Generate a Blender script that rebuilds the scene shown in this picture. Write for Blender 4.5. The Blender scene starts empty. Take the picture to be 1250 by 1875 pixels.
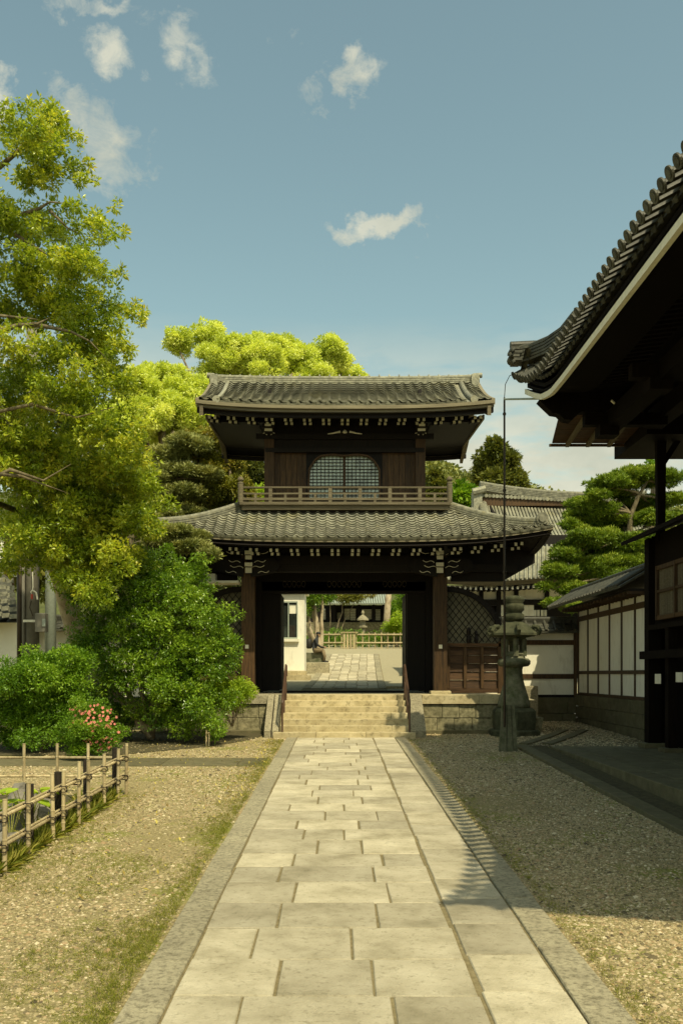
import bpy, math, random
import numpy as np
from mathutils import Vector, Matrix
random.seed(7)
rng = np.random.default_rng(7)
SC = bpy.context.scene
COL = SC.collection
# ------------------------------------------------------------------ camera
F, VX, HY, E = 1700.0, 618.0, 1235.0, 1.95
SL = 38.0/1700.0            # the forecourt climbs gently towards the gate
def P(px, py, Y):
    return Vector(((px-VX)*Y/F, Y, E+(HY-py)*Y/F))
def X_(px, Y): return (px-VX)*Y/F
def Z_(py, Y): return E+(HY-py)*Y/F
cam = bpy.data.cameras.new('camera'); co = bpy.data.objects.new('camera', cam); COL.objects.link(co)
co.location = (0, 0, E); co.rotation_euler = (math.radians(90), 0, 0)
cam.sensor_fit = 'VERTICAL'; cam.sensor_height = 36; cam.sensor_width = 24
cam.lens = 36*F/1875
cam.shift_x = (625-VX)/1875; cam.shift_y = (HY-937.5)/1875
cam.clip_end = 3000; cam.clip_start = .05
SC.camera = co
SC.view_settings.view_transform = 'Standard'; SC.view_settings.look = 'None'
SC.view_settings.exposure = 0.45; SC.view_settings.gamma = 1
# ------------------------------------------------------------------ sun and sky
SUN_D = Vector((-.293, .60, -1)).normalized()
elev = math.asin(-SUN_D.z)
sunl = bpy.data.lights.new('sun', 'SUN'); so = bpy.data.objects.new('sun', sunl); COL.objects.link(so)
sunl.energy = 3.5; sunl.angle = math.radians(.53); sunl.color = (1.0, .89, .60)
so.rotation_euler = SUN_D.to_track_quat('-Z', 'Y').to_euler()
W = bpy.data.worlds.new('World'); SC.world = W; W.use_nodes = True
wt = W.node_tree; wt.nodes.clear()
def N(t, typ, **k):
    n = t.nodes.new(typ)
    for a, b in k.items():
        if a.startswith('i_'):
            n.inputs[a[2:].replace('_', ' ')].default_value = b
        else: setattr(n, a, b)
    return n
def math_(t, op, a, b=None, c=None, clamp=False):
    n = t.nodes.new('ShaderNodeMath'); n.operation = op; n.use_clamp = clamp
    for i, v in enumerate((a, b, c)):
        if v is None: continue
        if isinstance(v, (int, float)): n.inputs[i].default_value = v
        else: t.links.new(v, n.inputs[i])
    return n.outputs[0]
def mixc(t, f, a, b, mode='MIX'):
    n = t.nodes.new('ShaderNodeMix'); n.data_type = 'RGBA'; n.blend_type = mode
    for s, v in ((n.inputs[0], f), (n.inputs[6], a), (n.inputs[7], b)):
        if isinstance(v, (int, float)): s.default_value = v
        elif isinstance(v, tuple): s.default_value = (*v, 1) if len(v) == 3 else v
        else: t.links.new(v, s)
    return n.outputs[2]
def ramp(t, f, stops):
    n = t.nodes.new('ShaderNodeValToRGB'); t.links.new(f, n.inputs[0])
    cr = n.color_ramp
    while len(cr.elements) < len(stops): cr.elements.new(.5)
    for e, (p, c) in zip(cr.elements, stops):
        e.position = p; e.color = (*c, 1) if isinstance(c, tuple) else (c, c, c, 1)
    return n.outputs[0]
sky = N(wt, 'ShaderNodeTexSky', sky_type='NISHITA', sun_disc=False)
sky.sun_elevation = elev; sky.sun_rotation = math.atan2(-SUN_D.x, -SUN_D.y)
sky.air_density = 1.0; sky.dust_density = 1.6; sky.ozone_density = 1.2
tc = N(wt, 'ShaderNodeTexCoord')
base = mixc(wt, 1.0, sky.outputs[0], (1.03, 1.02, .67), 'MULTIPLY')
SKY_STR = .15
nz = N(wt, 'ShaderNodeTexNoise', i_Scale=32.0, i_Detail=10.0, i_Roughness=.68, i_Distortion=.6); 
mp = N(wt, 'ShaderNodeMapping'); mp.inputs['Scale'].default_value = (1, 1, 1.5)
wt.links.new(tc.outputs['Generated'], mp.inputs[0]); wt.links.new(mp.outputs[0], nz.inputs['Vector'])
nz2 = N(wt, 'ShaderNodeTexNoise', i_Scale=9.0, i_Detail=5.0, i_Roughness=.6)
wt.links.new(mp.outputs[0], nz2.inputs['Vector'])
clouds = [(190,285,120,78,.8),(245,310,60,45,.75),(692,418,92,27,1.15),(640,428,45,16,.8),(768,450,30,38,.5),(645,155,44,34,.8),(596,180,62,48,.55),(207,122,44,42,.75),
          (325,62,62,40,.6),(360,105,40,25,.5),(165,6,120,26,.65),(5,200,44,40,.95),(130,225,60,50,.8),(530,68,36,30,.4),(872,66,16,10,.3),(-300,120,160,60,.8),(1500,200,180,50,.7),(-600,500,200,90,.8),(2300,420,260,90,.8)]
mask = None
wn = N(wt, 'ShaderNodeTexNoise', i_Scale=9.0, i_Detail=3.0, i_Roughness=.6); wt.links.new(tc.outputs['Generated'], wn.inputs['Vector'])
wn2 = N(wt, 'ShaderNodeTexNoise', i_Scale=38.0, i_Detail=5.0, i_Roughness=.65); wt.links.new(tc.outputs['Generated'], wn2.inputs['Vector'])
def vec_(op, a, b):
    n = N(wt, 'ShaderNodeVectorMath', operation=op)
    for i, v in enumerate((a, b)):
        if isinstance(v, tuple): n.inputs[i].default_value = v
        else: wt.links.new(v, n.inputs[i])
    return n.outputs[0]
warped = vec_('ADD', tc.outputs['Generated'], vec_('ADD', vec_('MULTIPLY', vec_('SUBTRACT', wn.outputs['Color'], (.5,.5,.5)), (.085,.085,.085)), vec_('MULTIPLY', vec_('SUBTRACT', wn2.outputs['Color'], (.5,.5,.5)), (.045,.045,.045))))
for (px, py, rx, ry, s) in clouds:
    d = Vector(((px-VX)/F, 1, (HY-py)/F)); L = d.length; d.normalize()
    vs = N(wt, 'ShaderNodeVectorMath', operation='SUBTRACT'); wt.links.new(warped, vs.inputs[0]); vs.inputs[1].default_value = d
    vm = N(wt, 'ShaderNodeVectorMath', operation='MULTIPLY'); wt.links.new(vs.outputs[0], vm.inputs[0])
    vm.inputs[1].default_value = (F*L/(rx*1.15), 6, F*L/(ry*1.15))
    vl = N(wt, 'ShaderNodeVectorMath', operation='LENGTH'); wt.links.new(vm.outputs[0], vl.inputs[0])
    m = math_(wt, 'MULTIPLY', math_(wt, 'SUBTRACT', 1.25, vl.outputs['Value'], clamp=True), s)
    mask = m if mask is None else math_(wt, 'MAXIMUM', mask, m)
nn = math_(wt, 'ADD', math_(wt, 'MULTIPLY', nz.outputs[0], .65), math_(wt, 'MULTIPLY', nz2.outputs[0], .45))
cl = math_(wt, 'MULTIPLY', math_(wt, 'SUBTRACT', math_(wt, 'ADD', math_(wt, 'MULTIPLY', mask, .50), nn), .76), 3.4, clamp=True)
cl = math_(wt, 'MULTIPLY', cl, math_(wt, 'MULTIPLY', mask, 1.8, clamp=True))
cl = math_(wt, 'MULTIPLY', cl, .8)
# low bank of cloud all round the horizon
sep = N(wt, 'ShaderNodeSeparateXYZ'); wt.links.new(tc.outputs['Generated'], sep.inputs[0])
mp3 = N(wt, 'ShaderNodeMapping'); mp3.inputs['Scale'].default_value = (1, 1, 4.5); wt.links.new(tc.outputs['Generated'], mp3.inputs[0])
nz3 = N(wt, 'ShaderNodeTexNoise', i_Scale=7.0, i_Detail=7.0, i_Roughness=.6); wt.links.new(mp3.outputs[0], nz3.inputs['Vector'])
band = math_(wt, 'MULTIPLY', math_(wt, 'SUBTRACT', .36, sep.outputs[2]), 8.0, clamp=True)
bk = math_(wt, 'MULTIPLY', math_(wt, 'MULTIPLY', math_(wt, 'SUBTRACT', nz3.outputs[0], .33), 5.0, clamp=True), band)
bk = math_(wt, 'MULTIPLY', bk, .9)
call = math_(wt, 'MAXIMUM', cl, bk, clamp=True)
greyn = ramp(wt, nz2.outputs[0], [(.35, (2.95, 2.95, 2.3)), (.62, (3.8, 3.7, 2.9))])
skyc = mixc(wt, call, base, greyn)
bg = N(wt, 'ShaderNodeBackground'); bg.inputs[1].default_value = SKY_STR
wt.links.new(skyc, bg.inputs[0])
wo = N(wt, 'ShaderNodeOutputWorld'); wt.links.new(bg.outputs[0], wo.inputs[0])

# ------------------------------------------------------------------ materials
MATS = {}
def mat(name, cols, scale=8.0, rough=.8, bump=.3, bscale=None, stretch=(1,1,1), rnd=.0, detail=6, spec=.3, coord='Object', metal=0, spots=None):
    m = bpy.data.materials.new(name); m.use_nodes = True; t = m.node_tree; t.nodes.clear()
    out = N(t, 'ShaderNodeOutputMaterial'); b = N(t, 'ShaderNodeBsdfPrincipled'); t.links.new(b.outputs[0], out.inputs[0])
    g = N(t, 'ShaderNodeNewGeometry') if coord == 'World' else N(t, 'ShaderNodeTexCoord')
    src = g.outputs['Position'] if coord == 'World' else g.outputs['Object']
    mp = N(t, 'ShaderNodeMapping'); mp.inputs['Scale'].default_value = stretch; t.links.new(src, mp.inputs[0])
    oi = N(t, 'ShaderNodeObjectInfo')
    if coord != 'World':
        vm = N(t, 'ShaderNodeVectorMath', operation='ADD'); t.links.new(mp.outputs[0], vm.inputs[0])
        cx = N(t, 'ShaderNodeCombineXYZ'); t.links.new(math_(t, 'MULTIPLY', oi.outputs['Random'], 37), cx.inputs[0]); t.links.new(math_(t, 'MULTIPLY', oi.outputs['Random'], 91), cx.inputs[1])
        t.links.new(cx.outputs[0], vm.inputs[1]); vec = vm.outputs[0]
    else: vec = mp.outputs[0]
    n1 = N(t, 'ShaderNodeTexNoise', i_Scale=scale, i_Detail=float(detail), i_Roughness=.65); t.links.new(vec, n1.inputs['Vector'])
    k = len(cols); st = [(.3+.4*i/(k-1) if k > 1 else .5, c) for i, c in enumerate(cols)]
    if k == 1: st = [(0, cols[0]), (1, cols[0])]
    c = ramp(t, n1.outputs[0], st)
    if spots:
        (sc, col, lo, hi) = spots
        n3 = N(t, 'ShaderNodeTexNoise', i_Scale=sc, i_Detail=5.0, i_Roughness=.7); t.links.new(vec, n3.inputs['Vector'])
        mr = N(t, 'ShaderNodeMapRange'); mr.inputs[1].default_value = lo; mr.inputs[2].default_value = hi; t.links.new(n3.outputs[0], mr.inputs[0])
        c = mixc(t, mr.outputs[0], c, col)
    if rnd:
        v = math_(t, 'ADD', math_(t, 'MULTIPLY', oi.outputs['Random'], 2*rnd), 1-rnd)
        hs = N(t, 'ShaderNodeHueSaturation'); t.links.new(c, hs.inputs['Color']); t.links.new(v, hs.inputs['Value']); c = hs.outputs[0]
    t.links.new(c, b.inputs['Base Color'])
    b.inputs['Roughness'].default_value = rough; b.inputs['Specular IOR Level'].default_value = spec; b.inputs['Metallic'].default_value = metal
    if bump:
        n2 = N(t, 'ShaderNodeTexNoise', i_Scale=bscale or scale*4, i_Detail=5.0, i_Roughness=.7); t.links.new(vec, n2.inputs['Vector'])
        bp = N(t, 'ShaderNodeBump'); bp.inputs['Strength'].default_value = bump; bp.inputs['Distance'].default_value = .02
        t.links.new(n2.outputs[0], bp.inputs['Height']); t.links.new(bp.outputs[0], b.inputs['Normal'])
    MATS[name] = m; return m
def leafmat(name, cols, trans=.35, rough=.42, spec=.4):
    m = bpy.data.materials.new(name); m.use_nodes = True; t = m.node_tree; t.nodes.clear()
    out = N(t, 'ShaderNodeOutputMaterial'); b = N(t, 'ShaderNodeBsdfPrincipled'); tr = N(t, 'ShaderNodeBsdfTranslucent'); mx = N(t, 'ShaderNodeMixShader')
    at = N(t, 'ShaderNodeAttribute', attribute_name='tint')
    k = len(cols); c = ramp(t, at.outputs['Fac'], [(i/(k-1), q) for i, q in enumerate(cols)])
    t.links.new(c, b.inputs['Base Color']); b.inputs['Roughness'].default_value = rough; b.inputs['Specular IOR Level'].default_value = spec
    c2 = mixc(t, 1.0, c, (1.15, 1.1, .5), 'MULTIPLY'); t.links.new(c2, tr.inputs[0])
    mx.inputs[0].default_value = trans; t.links.new(b.outputs[0], mx.inputs[1]); t.links.new(tr.outputs[0], mx.inputs[2]); t.links.new(mx.outputs[0], out.inputs[0])
    MATS[name] = m; return m
WOOD = mat('shade_dark_wood', [(.0035,.0025,.0015),(.011,.0065,.0038)], 3, .7, .3, 18, (6,6,.7), .2)  # timber colour lowered so the parts under the eaves read as shade
HWOOD = mat('shade_black_wood', [(.003,.002,.0012),(.009,.0055,.003)], 3, .8, .3, 18, (6,6,.7), .2, spec=.1)  # near-black copy of the timber, shade under the hall put into its colour
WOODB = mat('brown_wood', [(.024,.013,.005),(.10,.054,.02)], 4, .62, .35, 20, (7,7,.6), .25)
WOODH = mat('brown_wood_horizontal', [(.025,.013,.005),(.10,.05,.019)], 4, .62, .35, 20, (.6,7,7), .25)
WOODG = mat('weathered_wood', [(.085,.07,.042),(.19,.16,.10)], 4, .8, .4, 20, (.5,8,8), .15)
WHITE = mat('white_paint', [(.68,.65,.5),(.82,.79,.64)], 12, .6, .1, rnd=.1)
PLAS = mat('plaster', [(.80,.77,.62),(.90,.87,.73)], 1.2, .85, .12, 30, rnd=.03, coord='World', stretch=(1.6,1.6,.5), spots=(2.4,(.6,.56,.42),.52,.78))
TILE = mat('roof_tile', [(.10,.10,.07),(.21,.205,.15),(.34,.33,.24)], 9, .55, .25, 40, rnd=.28, spots=(5,(.24,.22,.12),.55,.72))
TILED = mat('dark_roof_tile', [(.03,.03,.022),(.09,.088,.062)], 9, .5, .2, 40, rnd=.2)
TILEM = mat('roof_tile_mass', [(.11,.108,.078),(.23,.225,.165),(.36,.35,.255)], 2.2, .6, .25, 60, coord='World', detail=10, spots=(1.3,(.27,.25,.14),.52,.72))
COPPER = mat('eave_boards', [(.14,.12,.075),(.26,.225,.14)], 3, .7, .25, 20, (.4,6,6))
SLAB = mat('granite_slab', [(.28,.245,.155),(.45,.40,.28),(.57,.515,.375)], 1.9, .85, .8, 60, rnd=.22, spots=(22,(.20,.175,.105),.54,.80), detail=10)
KERB = mat('kerb_granite', [(.27,.24,.16),(.40,.36,.24)], 4, .88, .6, 60, rnd=.12, spots=(26,(.13,.115,.07),.45,.68), detail=10)
KERBD = mat('shaded_mossy_kerb', [(.08,.07,.035),(.16,.14,.075)], 5, .88, .5, 60, rnd=.10, spots=(6,(.10,.10,.045),.5,.7), detail=10)  # granite darkened, the shade beside the hall put into its colour; greenish spots
STEP = mat('step_stone', [(.38,.31,.165),(.57,.49,.30)], 3, .85, .5, 60, rnd=.10, spots=(9,(.20,.165,.085),.50,.72))
ROUGH = mat('rough_stone', [(.10,.09,.045),(.22,.20,.115),(.36,.32,.19)], 10, .95, 1.0, 26, rnd=.12)
LANT = mat('lantern_stone', [(.06,.062,.035),(.13,.13,.08),(.19,.185,.12)], 5, .92, .5, 40, rnd=.06, spots=(4,(.06,.075,.03),.5,.7))
LANTD = mat('mossy_lantern_stone', [(.022,.026,.012),(.055,.058,.03),(.09,.09,.05)], 5, .95, .5, 40, rnd=.06)
MORT = mat('joint_earth', [(.13,.105,.05),(.26,.215,.115)], 20, 1, .5, 60, coord='World')
GROUND = mat('gravel_ground', [(.12,.095,.042),(.29,.235,.11),(.45,.38,.20)], 42, .95, .9, 60, coord='World', detail=8, spots=(1.3,(.20,.21,.035),.50,.66))
UPG = mat('upper_ground', [(.27,.24,.15),(.40,.36,.24)], 14, .95, .4, 60, coord='World')
METAL = mat('brown_metal', [(.06,.032,.018),(.09,.05,.03)], 5, .5, .1, spec=.5)
IRON = mat('dark_iron', [(.03,.022,.014),(.055,.04,.025)], 5, .45, .1, metal=.5)
GALV = mat('galvanised_steel', [(.26,.30,.24),(.36,.40,.33)], 18, .5, .1, spec=.5)
CONC = mat('concrete_pole', [(.15,.14,.11),(.21,.195,.155)], 6, .85, .2, coord='World')
BARK = mat('bark', [(.07,.055,.035),(.2,.16,.10),(.36,.30,.2)], 6, .95, .9, 16, (2,2,.7), coord='World')
BARKD = mat('dark_bark', [(.05,.04,.022),(.14,.115,.065),(.24,.2,.12)], 6, .95, .9, 16, (2,2,.7), coord='World')
BARKP = mat('pale_mottled_bark', [(.16,.12,.075),(.38,.31,.2),(.5,.43,.3)], 2.6, .95, .9, 14, (2,2,.9), coord='World')
BAMB = mat('dry_bamboo', [(.22,.17,.085),(.42,.34,.19),(.5,.42,.25)], 5, .55, .2, 30, (3,3,.6), .2)
TWINE = mat('black_twine', [(.015,.011,.007),(.04,.03,.02)], 20, .9, .3)
ROCK = mat('garden_rock', [(.12,.11,.09),(.26,.235,.19)], 4, .95, .8, 15)
PETAL = mat('azalea_petal', [(.58,.14,.12),(.74,.30,.22)], 12, .6, 0, rnd=.2)
L_BIG = leafmat('leaf_laurel', [(.13,.20,.015),(.28,.38,.03),(.43,.51,.05),(.58,.60,.065),(.70,.62,.07)], .46, .33, .6)
L_CAM = leafmat('leaf_camphor', [(.38,.46,.05),(.66,.74,.15),(.88,.90,.32)], .4, .5)
L_SHR = leafmat('leaf_shrub', [(.06,.14,.01),(.19,.32,.022),(.38,.50,.045)], .3, .3, .55)
L_BUSH = leafmat('leaf_bush', [(.08,.17,.01),(.18,.33,.02),(.34,.47,.04)], .38, .45)
L_LIME = leafmat('leaf_lime', [(.24,.38,.02),(.48,.60,.05)], .42, .45)
L_PIN = leafmat('needle_grey_green', [(.16,.19,.05),(.29,.31,.09),(.43,.42,.14)], .2, .6)
L_PINR = leafmat('needle_green', [(.06,.12,.006),(.18,.27,.016),(.36,.43,.04)], .25, .5)
L_CED = leafmat('leaf_cedar', [(.13,.15,.015),(.25,.25,.03),(.36,.24,.05)], .25, .6)
L_CON = leafmat('leaf_dark', [(.06,.085,.01),(.15,.165,.025),(.26,.25,.045)], .25, .6)
L_HILL = leafmat('leaf_hill', [(.12,.155,.04),(.24,.26,.07),(.34,.35,.10)], .2, .7)
L_GRAS = leafmat('leaf_grass', [(.11,.15,.012),(.26,.28,.03),(.42,.38,.08)], .4, .6)

def glassmat(name, col, rough=.12):
    m = bpy.data.materials.new(name); m.use_nodes = True; b = m.node_tree.nodes['Principled BSDF']; t = m.node_tree
    g = N(t, 'ShaderNodeNewGeometry'); n = N(t, 'ShaderNodeTexNoise', i_Scale=1.6, i_Detail=2.0); t.links.new(g.outputs['Position'], n.inputs['Vector'])
    t.links.new(ramp(t, n.outputs[0], [(.42, tuple(x*.45 for x in col)), (.58, col)]), b.inputs['Base Color'])
    b.inputs['Roughness'].default_value = rough; b.inputs['Specular IOR Level'].default_value = .9
    return m
GLASS = glassmat('sky_pale_glass', (.50,.60,.50))  # sky reflection and pale curtain tone put into the pane colour, in patches
DGLASS = glassmat('dark_glass', (.05,.06,.05), .05)

# ------------------------------------------------------------------ mesh helpers
def tag(o, label=None, cat=None, group=None, kind=None):
    if label: o['label'] = label
    if cat: o['category'] = cat
    if group: o['group'] = group
    if kind: o['kind'] = kind
    return o
def empty(name, loc, label=None, cat=None, group=None, kind=None, parent=None):
    o = bpy.data.objects.new(name, None); COL.objects.link(o); o.location = loc; o.empty_display_size = .2
    if parent: o.parent = parent; o.location = Vector(loc)-wl(parent)
    o['wl'] = tuple(loc)
    return tag(o, label, cat, group, kind)
WL = {}
def wl(o):
    v = Vector((0,0,0))
    while o is not None: v += o.location; o = o.parent
    return v
class MB:
    def __init__(s): s.v = []; s.f = []
    def add(s, vs, fs):
        n = len(s.v); s.v += [tuple(v) for v in vs]; s.f += [tuple(i+n for i in f) for f in fs]; return s
    def box(s, x0, x1, y0, y1, z0, z1):
        return s.add([(x0,y0,z0),(x1,y0,z0),(x1,y1,z0),(x0,y1,z0),(x0,y0,z1),(x1,y0,z1),(x1,y1,z1),(x0,y1,z1)],
                     [(0,3,2,1),(4,5,6,7),(0,1,5,4),(1,2,6,5),(2,3,7,6),(3,0,4,7)])
    def cbox(s, x0, x1, y0, y1, z0, z1, c=.01, jit=0.0):       # box with chamfered top edges
        r = lambda: random.uniform(-jit, jit)
        q = [(x0+r(),y0+r()),(x1+r(),y0+r()),(x1+r(),y1+r()),(x0+r(),y1+r())]
        cx, cy = (x0+x1)/2, (y0+y1)/2
        ins = [(x+(c if x < cx else -c), y+(c if y < cy else -c)) for x, y in q]
        vs = [(x,y,z0) for x,y in q]+[(x,y,z1-c*.7) for x,y in q]+[(x,y,z1) for x,y in ins]
        fs = [(0,3,2,1),(8,9,10,11)]
        for i in range(4):
            j = (i+1)%4; fs += [(i,j,4+j,4+i),(4+i,4+j,8+j,8+i)]
        return s.add(vs, fs)
    def hexa(s, pts):   # 8 points, bottom 4 then top 4
        return s.add(pts, [(0,3,2,1),(4,5,6,7),(0,1,5,4),(1,2,6,5),(2,3,7,6),(3,0,4,7)])
    def bar(s, a, b, w, h, up=(0,0,1)):
        a = Vector(a); b = Vector(b); d = (b-a).normalized(); u = Vector(up); sx = d.cross(u)
        if sx.length < 1e-4: sx = d.cross(Vector((1,0,0)))
        sx.normalize(); u = sx.cross(d).normalized()
        pts = []
        for p in (a, b):
            for (i, j) in ((-1,-1),(1,-1),(1,1),(-1,1)): pts.append(p+sx*i*w/2+u*j*h/2)
        return s.add(pts, [(0,1,2,3),(7,6,5,4),(0,4,5,1),(1,5,6,2),(2,6,7,3),(3,7,4,0)])
    def tube(s, pts, rad, n=8, cap=True):
        pts = [Vector(p) for p in pts]
        if not isinstance(rad, (list, tuple)): rad = [rad]*len(pts)
        base = len(s.v); rings = []
        d0 = (pts[1]-pts[0]).normalized(); ref = Vector((0,0,1)) if abs(d0.z) < .9 else Vector((1,0,0))
        u = d0.cross(ref).normalized()
        for i, p in enumerate(pts):
            d = (pts[min(i+1,len(pts)-1)]-pts[max(i-1,0)]).normalized()
            u = (u-d*u.dot(d)).normalized(); w = d.cross(u)
            rings.append([p+(u*math.cos(a)+w*math.sin(a))*rad[i] for a in [2*math.pi*k/n for k in range(n)]])
        vs = [v for r in rings for v in r]; fs = []
        for i in range(len(pts)-1):
            for k in range(n):
                l = (k+1)%n; fs.append((i*n+k,i*n+l,(i+1)*n+l,(i+1)*n+k))
        if cap: fs += [tuple(reversed(range(n))), tuple((len(pts)-1)*n+k for k in range(n))]
        return s.add(vs, fs)
    def lathe(s, prof, c, n=16, ph=0.0):
        vs = []; fs = []
        for r, z in prof:
            for k in range(n):
                a = 2*math.pi*k/n+ph; vs.append((c[0]+r*math.cos(a), c[1]+r*math.sin(a), c[2]+z))
        for i in range(len(prof)-1):
            for k in range(n):
                l = (k+1)%n; fs.append((i*n+k,i*n+l,(i+1)*n+l,(i+1)*n+k))
        fs += [tuple(reversed(range(n))), tuple((len(prof)-1)*n+k for k in range(n))]
        return s.add(vs, fs)
    def prism(s, poly, a0, a1, axis='y'):   # 2D polygon (u,v) extruded along axis
        n = len(poly)
        def mk(u, v, a): return (u,a,v) if axis == 'y' else ((a,u,v) if axis == 'x' else (u,v,a))
        vs = [mk(u,v,a0) for u,v in poly]+[mk(u,v,a1) for u,v in poly]
        fs = [tuple(range(n)), tuple(reversed(range(n,2*n)))]+[(i,n+i,n+(i+1)%n,(i+1)%n) for i in range(n)]
        return s.add(vs, fs)
    def sheet(s, fn, nu, nv):
        vs = [fn(i/nu, j/nv) for j in range(nv+1) for i in range(nu+1)]
        fs = [(j*(nu+1)+i, j*(nu+1)+i+1, (j+1)*(nu+1)+i+1, (j+1)*(nu+1)+i) for j in range(nv) for i in range(nu)]
        return s.add(vs, fs)
    def build(s, name, m, parent=None, smooth=False, loc=None, kind=None):
        me = bpy.data.meshes.new(name)
        if loc is None: loc = wl(parent) if parent else Vector((0,0,0))
        off = np.array(loc)
        arr = np.array(s.v, dtype=float)-off
        me.from_pydata(arr.tolist(), [], s.f); me.materials.append(m)
        if smooth: me.polygons.foreach_set('use_smooth', [True]*len(me.polygons))
        o = bpy.data.objects.new(name, me); COL.objects.link(o)
        if parent: o.parent = parent; o.location = Vector(loc)-wl(parent)
        else: o.location = loc
        if kind: o['kind'] = kind
        me.update(); return o
def bx(name, m, parent, x0, x1, y0, y1, z0, z1, c=0):
    a = MB()
    c0 = Vector(((x0+x1)/2,(y0+y1)/2,z0))
    (a.cbox(x0,x1,y0,y1,z0,z1,c) if c else a.box(x0,x1,y0,y1,z0,z1))
    return a.build(name, m, parent, loc=c0)
def inst(o, M, parent=None, name=None):
    """a linked copy; M is a world matrix"""
    c = o.copy(); COL.objects.link(c)
    if name: c.name = name
    if parent: c.parent = parent; c.matrix_local = Matrix.Translation(-wl(parent)) @ M
    else: c.matrix_world = M
    return c
def frame(origin, xa, ya):
    xa = Vector(xa).normalized(); ya = Vector(ya); ya = (ya-xa*ya.dot(xa)).normalized(); za = xa.cross(ya)
    return Matrix(((xa.x,ya.x,za.x,origin[0]),(xa.y,ya.y,za.y,origin[1]),(xa.z,ya.z,za.z,origin[2]),(0,0,0,1)))
def proto(mb, name, m, smooth=False):
    me = bpy.data.meshes.new(name); me.from_pydata([tuple(v) for v in mb.v], [], mb.f); me.materials.append(m)
    if smooth: me.polygons.foreach_set('use_smooth', [True]*len(me.polygons))
    return me
def place(me, name, M, parent):
    o = bpy.data.objects.new(name, me); COL.objects.link(o); o.parent = parent
    o.matrix_local = Matrix.Translation(-wl(parent)) @ M
    return o
def fastmesh(name, V, Q, m, parent=None, tint=None, kind='stuff', smooth=False, loc=None):
    """V (n,3) verts, Q (k,4) quads or (k,3) tris"""
    loc = np.array(loc if loc is not None else (wl(parent) if parent else (0,0,0)))
    V = V-loc
    k, w = Q.shape
    me = bpy.data.meshes.new(name); me.vertices.add(len(V)); me.vertices.foreach_set('co', V.astype(np.float32).ravel())
    me.loops.add(k*w); me.loops.foreach_set('vertex_index', Q.astype(np.int32).ravel())
    me.polygons.add(k); me.polygons.foreach_set('loop_start', np.arange(0,k*w,w,dtype=np.int32))
    try: me.polygons.foreach_set('loop_total', np.full(k,w,dtype=np.int32))
    except Exception: pass
    if smooth: me.polygons.foreach_set('use_smooth', np.ones(k,dtype=bool))
    me.materials.append(m)
    if tint is not None:
        a = me.attributes.new('tint', 'FLOAT', 'POINT'); a.data.foreach_set('value', tint.astype(np.float32))
    me.update(calc_edges=True)
    o = bpy.data.objects.new(name, me); COL.objects.link(o)
    if parent: o.parent = parent
    else: o.location = loc
    if kind: o['kind'] = kind
    return o
def replicate(mb, mats):
    bv = np.array([tuple(v) for v in mb.v]); n = len(bv)
    out = MB()
    for i, M in enumerate(mats):
        A = np.array(M); w = bv @ A[:3,:3].T + A[:3,3]
        out.v += w.tolist(); out.f += [tuple(j+i*n for j in f) for f in mb.f]
    return out
def unit(n):
    v = rng.normal(size=(n,3)); return v/np.linalg.norm(v, axis=1, keepdims=True)
def leaves(pos, size, up=.55, outw=None, wid=.42, per=1, spread=.0, tint=None, droop=0.0, clump_dir=None):
    """pos (n,3): each point carries `per` leaves fanning out"""
    n = len(pos)*per
    c = np.repeat(pos, per, axis=0)
    d = unit(n)
    if outw is not None: d = d+np.repeat(outw, per, axis=0)*.7
    d[:,2] -= droop; d /= np.linalg.norm(d, axis=1, keepdims=True)+1e-9
    c = c+d*spread*rng.uniform(.3,1,(n,1))
    nrm = unit(n); nrm[:,2] = np.abs(nrm[:,2])+up
    s = np.cross(d, nrm); s /= np.linalg.norm(s, axis=1, keepdims=True)+1e-9
    nr = np.cross(s, d)
    L = size*rng.uniform(.65,1.25,(n,1)); Wd = L*wid*.5
    p0 = c; p2 = c+d*L; m = c+d*L*.5
    p1 = m+s*Wd+nr*L*.08; p3 = m-s*Wd+nr*L*.08
    V = np.stack([p0,p1,p2,p3], axis=1).reshape(-1,3)
    Q = np.arange(n*4).reshape(n,4)
    Q = np.concatenate([Q[:,[0,1,2]], Q[:,[0,2,3]]], axis=0)
    t = rng.uniform(0,1,n) if tint is None else np.clip(np.repeat(tint, per)+rng.normal(0,.14,n), 0, 1)
    return V, Q, np.repeat(t, 4)
def blob_points(blobs, n, shell=.35):
    """blobs: (cx,cy,cz,rx,ry,rz); points biased to the shell, lumpy"""
    B = np.array(blobs); w = B[:,3]*B[:,5]*(B[:,4]**.5); w = w/w.sum()
    idx = rng.choice(len(B), n, p=w); d = unit(n)
    r = 1-shell*rng.uniform(0,1,n)**1.6
    lump = 1+.13*np.sin(d[:,0]*5+idx*1.7)*np.cos(d[:,2]*6+idx*2.3)+.08*np.sin(d[:,1]*11+idx)
    pos = B[idx,:3]+d*(r*lump)[:,None]*B[idx,3:6]
    return pos, d, idx
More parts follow.
